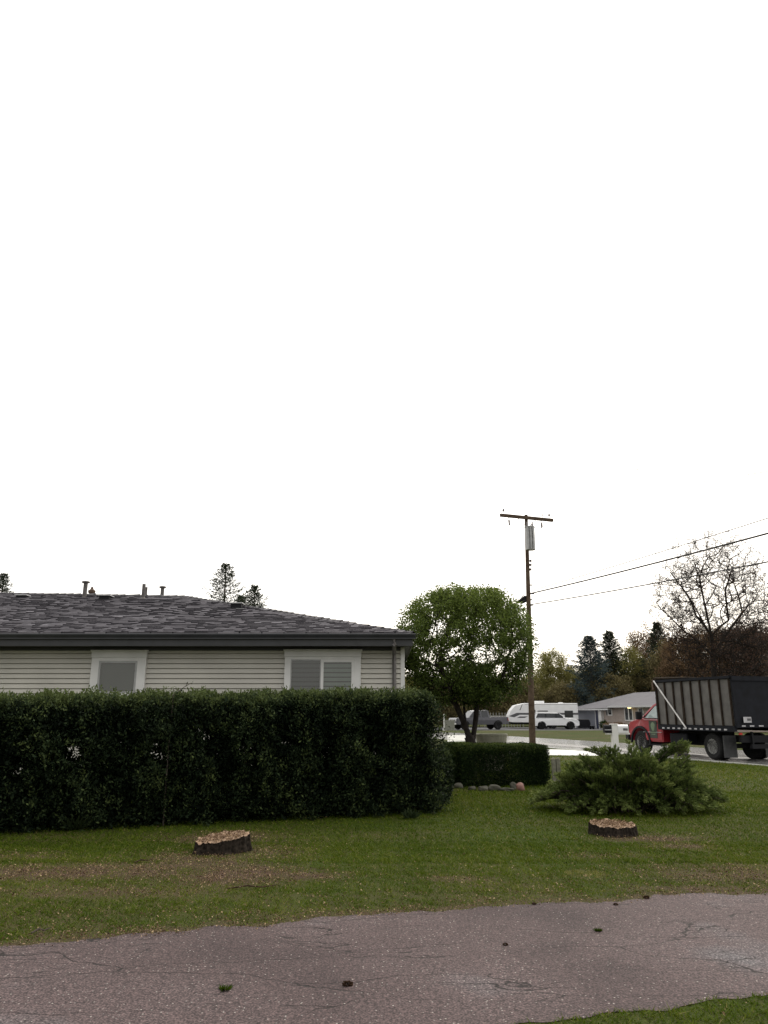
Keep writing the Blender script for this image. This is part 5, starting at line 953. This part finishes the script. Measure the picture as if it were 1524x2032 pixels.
def fwin(x0,x1,z0,z1,split=True,dark='carglass'):
    m=MB(); t=.09; m.box(x0-t,x0,-.06,-.001,z0-t,z1+t); m.box(x1,x1+t,-.06,-.001,z0-t,z1+t); m.box(x0,x1,-.06,-.001,z1,z1+t); m.box(x0,x1,-.06,-.001,z0-t,z0)
    if split: m.box((x0+x1)/2-.07,(x0+x1)/2+.07,-.06,-.001,z0,z1)
    f=m.build('window',M['white'],fh); m=MB(); m.box(x0,x1,-.02,-.003,z0,z1); m.build('pane',M[dark],f)
fwin(fx(1207.5),fx(1214),1.45,1.95,False); fwin(fx(1240.5),fx(1255),.95,2.05,True); fwin(fx(1268),fx(1276),.95,2.05,False)
m=MB(); m.box(fx(1203),fx(1206),-.03,-.001,1.4,2.0); m.build('shutter',M['stripe'],fh)
m=MB(); m.lathe([(.05,0),(.16,.02),(.18,.12),(.10,.2),(.03,.24)],12,(fx(1257),-.45,ZB-.24)); m.build('porch_lamp',M['lit'],fh)
m=MB(); m.box(fx(1268),fx(1270),2.0,2.3,3.1,3.35); m.build('skylight',M['white'],fh)
def plantblob(px,Y,w,h,n,mat,name,lb,cat,seed,ls=.12):
    rg=np.random.default_rng(seed); x=P(px,1440,Y).x; root=thing(name,lb,cat,(x,Y,0)); d=rg.normal(size=(n,3)); d/=np.linalg.norm(d,axis=1,keepdims=True); q=.6+.4*rg.random((n,1)); P3=d*q*np.array([w/2,w/2.5,h/2])*(1+.15*np.sin(d[:,:1]*7)); P3[:,2]+=h/2; leaves('foliage',P3,ls,.6,rg.random(n),M[mat],root); m=MB(); m.tube([(0,0,0),(0,0,h*.6)],[.04,.02],6); m.build('stem',M['bark2'],root)
plantblob(1222,76,2.6,.75,1800,'rustleaf','flowering_shrub','low reddish shrub in the bed under the small window of the far house','shrub',1)
plantblob(1199,80,1.0,.9,900,'hedge2','small_shrub','small green shrub beside the white column of the far house','shrub',2)
plantblob(1246,74,1.6,.6,900,'hedge2','small_shrub','low green shrub under the white framed window of the far house','shrub',3)
# dark trailer / bins right of the caravan
bx=P(1152,1446,82); m=MB(); m.prism([(-.55,.12),(.55,.12),(.62,.6),(.5,.98),(-.62,.98)],-.5,.5); g_=m.build('covered_grill',M['black'],loc=(bx.x+.35,82,0),bevel=.06); tag(g_,'black covered grill standing at the right end of the caravan','grill')
for i,(px,lb) in enumerate([(1174.5,'left black plant pot in front of the garage door'),(1180,'right black plant pot in front of the garage door')]):
    x=P(px,1446,80); m=MB(); m.lathe([(.10,0),(.15,.28),(.17,.28),(.17,.33),(.13,.33)],14); o=m.build('plant_pot',M['black'],loc=(x.x,80.5,0)); tag(o,lb,'plant pot')
# pale fence panels and pickets behind the pickup
fr=thing('picket_fence','white picket fence behind the bed of the grey pickup','fence',(P(1000,1440,90).x,90,0))
for i in range(14):
    m=MB(); x=-2.2+i*.34; m.prism([(x-.05,.05),(x+.05,.05),(x+.05,1.6),(x,1.7),(x-.05,1.6)],-.012,.012); m.build('picket',M['fence'],fr)
m=MB(); m.box(-2.3,2.4,.013,.05,.4,.5); m.box(-2.3,2.4,.013,.05,1.25,1.35); m.build('rail',M['fence'],fr)
fr=thing('low_wall','pale low fence panel with a taller end post seen just right of the tall hedge','fence',(P(893,1440,74).x,74,0))
m=MB(); m.box(-.5,.42,-.05,.05,.05,.95); m.build('panel',M['fence'],fr,bevel=.01); m=MB(); m.box(-.62,-.5,-.07,.07,0,1.5); m.build('post',M['white'],fr,bevel=.01)
